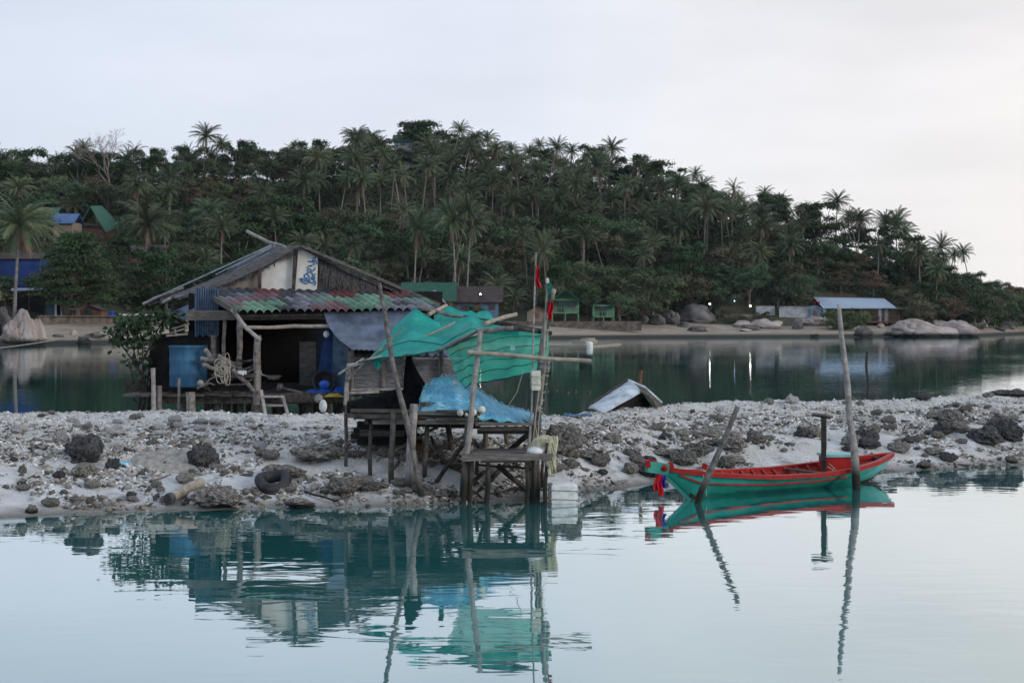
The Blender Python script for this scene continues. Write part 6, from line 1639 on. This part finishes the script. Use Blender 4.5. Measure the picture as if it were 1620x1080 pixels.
broad(Vector((P(122, 490, 205).x, 205, 2.6)), 'large dense dark green tree with layered branches on the left shore', 'trees that stand out', src=BIG, sc=(1.0, 1.0, 1.02), name='broadleaf_tree')
p = ground_hit(675, 200, 10); broad(p, 'dark knobbly tree rising highest on the hilltop beside the house', 'trees that stand out', 3, .95)
for (px, py, k, sc, h_, lb) in [(172, 215, 0, 1.25, 14, 'bare grey tree with pale branches against the left skyline'), (590, 400, 1, 1.0, 8, 'bare twiggy tree right behind the hut roof'), (520, 370, 2, 1.0, 9, 'bare tree with a pale forked limb above the hut ridge'), (768, 425, 1, .8, 7, 'bare greyish shrub tree by the blue-walled bungalow'), (660, 425, 1, .7, 6, 'small bare tree left of the trunk cluster'), (1005, 300, 2, .8, 8, 'bare dry tree on the middle of the palm slope')]:
    p = ground_hit(px, py, h_); tree('bare_tree', [('trunk', BARE[k])], p, lb, 'tree', 'bare trees on the hill', sc)
for (px, py, k, sc, lb) in [(1338, 522, 2, .95, 'wide round green bush on the sand in front of the pavilion'), (1166, 512, 0, .55, 'dark bush under the lamps by the tan fence'), (1205, 507, 1, .6, 'small bush in front of the white wall panel'), (25, 480, 0, .8, 'bush behind the pale boulders on the left shore'), (1086, 506, 0, .6, 'dark bush beside the big rounded boulder at the beach end')]:
    p = far(px, py); broad(p, lb, 'bushes on the far shore', sc=sc, src=BUSH[k], name='bush', cat='bush')
for (px, Y, k, sc, lb) in [(52, 215, 4, .62, 'small tree hiding part of the deep blue house at the left edge'), (8, 212, 0, .5, 'low tree in front of the deep blue house, cut by the photo edge'), (748, 250, 4, .42, 'small tree in front of the blue-walled bungalow'), (704, 248, 2, .45, 'shrubby tree between the green roof and the brown roof'), (980, 256, 1, .6, 'tree overhanging the smaller lime pavilion bungalow'), (930, 258, 3, .6, 'dark tree between the two lime green bungalows')]:
    x = (px - 810) / F * Y; broad((x, Y, hill_z(x, Y)), lb, 'trees among the shore houses', k, sc)
for px, k, lb in ((630, 1, 'leafy tree covering the left wall of the hilltop house'), (655, 5, 'leafy tree covering the right wall of the hilltop house')):
    Yt = hp_.y + 8; x = (px - 810) / F * Yt; zt = H + (HZ - 231) / F * Yt; z0_ = hill_z(x, Yt)
    broad((x, Yt, z0_), lb, 'trees that stand out', k, max(.35, (zt - z0_) / BROAD[k][2]))
x = (657 - 810) / F * 247; palm((x, 247, hill_z(x, 247)), 'short bushy palm growing in front of the green sheet roof behind the hut', 'trees among the shore houses', 6, .75)
# --- the wood: every tree that can be told apart, hills' slope sampled evenly
def blocked(px, Y, x, under=False):
    for (a, b, y0, y1) in [(555, 1000, 0, 263), (1040, 1140, 0, 276), (1140, 1280, 0, 284), (1280, 1432, 0, 295), (-40, 110, 0, 232), (115, 190, 0, 222), (190, 350, 0, 224), (340, 560, 0, 226)]:
        if a < px < b and Y < y1: return True
    for (a, b, y0, y1) in ([] if under else [(48, 205, 222, 276), (612, 680, hp_.y - 26, hp_.y + 14)]) + [(52, 90, 240, 270), (80, 118, 240, 268), (118, 192, 246, 275), (200, 262, 236, 258), (622, 670, hp_.y + 5, hp_.y + 14)]:
        if a < px < b and y0 < Y < y1: return True
    return Y < shore(px) + 16
spots = []
def sample(n, mind, fpx, fs, tries=40000):
    out = []
    for _ in range(tries):
        if len(out) >= n: break
        px = fpx(); d0, D = shore(px) + 16, interp(px, RD) + 4
        Y = d0 + (D - d0) * fs(); x = (px - 810) / F * Y
        if blocked(px, Y, x): continue
        if any((x - a) ** 2 + (Y - b) ** 2 < mind * mind for a, b in spots): continue
        spots.append((x, Y)); out.append((px, x, Y))
    return out
for (px, x, Y) in sample(75, 4.6, lambda: random.uniform(-60, 1480), lambda: random.uniform(.84, 1.0)):
    broad((x, Y, hill_z(x, Y) - .4), 'leafy tree of the thick canopy along the crest of the hill', 'trees along the crest of the hill', random.choice([0, 1, 3, 5, 7, 6]), random.uniform(.72, 1.0))
for (px, x, Y) in sample(74, 3.0, lambda: random.uniform(-40, 1250), lambda: random.uniform(.86, 1.0)):
    if 600 < px < 690: continue
    palm((x, Y, hill_z(x, Y)), 'coconut palm in the ragged row along the crest of the hill', 'palms along the crest of the hill', sc=random.uniform(.56, .8))
for (px, x, Y) in sample(92, 4.0, lambda: random.triangular(430, 1260, 900), lambda: random.uniform(.5, .92)):
    palm((x, Y, hill_z(x, Y)), 'tall coconut palm with a slim pale trunk in the grove on the upper slope', 'palms of the grove on the upper slope', sc=random.uniform(.75, 1.0))
for (px, x, Y) in sample(34, 5.5, lambda: random.uniform(-40, 1500), lambda: random.uniform(.15, .85)):
    palm((x, Y, hill_z(x, Y)), 'coconut palm scattered among the leafy trees of the slope', 'palms scattered in the wood', sc=random.uniform(.7, .95))
for (px, x, Y) in sample(20, 3.5, lambda: random.uniform(150, 900), lambda: random.uniform(.02, .25)):
    palm((x, Y, hill_z(x, Y)), 'young short coconut palm low on the slope above the shore', 'young palms low on the slope', 6, random.uniform(.6, .95))
low = sample(125, 4.8, lambda: random.uniform(-60, 1700), lambda: random.uniform(0, .45) ** 1.0)
for (px, x, Y) in low:
    k = random.choice([0, 1, 3, 5, 7, 2, 4, 3]) if px < 1100 else random.choice([0, 2, 4, 6, 5, 1])
    broad((x, Y, hill_z(x, Y) - .4), 'leafy round-crowned tree in the dense wood on the lower slope', 'trees of the lower wood', k, random.uniform(.65, 1.0) * (.8 if px > 1400 else 1))
for (px, x, Y) in sample(110, 5.5, lambda: random.uniform(-60, 1700), lambda: random.uniform(.4, 1.0)):
    broad((x, Y, hill_z(x, Y) - .4), 'leafy tree in the mixed wood higher up the hill', 'trees of the upper wood', random.choice([0, 2, 4, 6, 1, 5]), random.uniform(.55, .85))
for (px, x, Y) in sample(40, 4.0, lambda: random.uniform(1440, 1720), lambda: random.uniform(.0, 1.0)):
    broad((x, Y, hill_z(x, Y) - .4), 'low bluish green tree on the right shoulder of the hill', 'trees of the right shoulder', random.choice([0, 1, 3, 5, 4]), random.uniform(.5, .75))
# --- undergrowth: leaf clumps filling the floor of the wood
r9 = np.random.default_rng(9); CC, NN, SS = [], [], []
cnt = 0
while cnt < 5600:
    px = r9.uniform(-120, 1760); d0, D = shore(px) + 17, interp(px, RD) + 3; Y = d0 + (D - d0) * r9.random() ** .85; x = (px - 810) / F * Y
    if blocked(px, Y, x, True): continue
    z = hill_z(x, Y); hi = (Y - d0) / (D - d0) > .72; rd = r9.uniform(1.2, 3.0) if hi else r9.uniform(.7, 2.0); n_ = 34 if hi else 15
    d = r9.normal(size=(n_, 3)); d /= np.linalg.norm(d, axis=1, keepdims=True); d[:, 2] = abs(d[:, 2])
    CC.append(np.array((x, Y, z)) + d * np.array((rd, rd, rd * 1.1))); NN.append(d + np.array((0, 0, .4)) + r9.normal(size=(n_, 3)) * .4); SS.append(r9.uniform(.5, 1.1, n_)); cnt += 1
v_, q_ = leaf_arrays(np.concatenate(CC), np.concatenate(NN), np.concatenate(SS), .65, r9)
tag(link_mesh('undergrowth', arr_mesh('undergrowth', v_, q_, M['under'])), kind='stuff')

# ---- thin sea haze over the whole place
hz_ = bpy.data.materials.new('haze'); hz_.use_nodes = True
n, l = hz_.node_tree.nodes, hz_.node_tree.links
n.remove(n['Principled BSDF'])
pvn = n.new('ShaderNodeVolumePrincipled')
pvn.inputs['Color'].default_value = (.82, .9, 1.0, 1)
pvn.inputs['Density'].default_value = 0.00005
l.new(pvn.outputs[0], n['Material Output'].inputs['Volume'])
hb = MB(); hb.box((0, 735, 34), (1840, 1560, 84)); tag(hb.build('haze', hz_), kind='stuff')
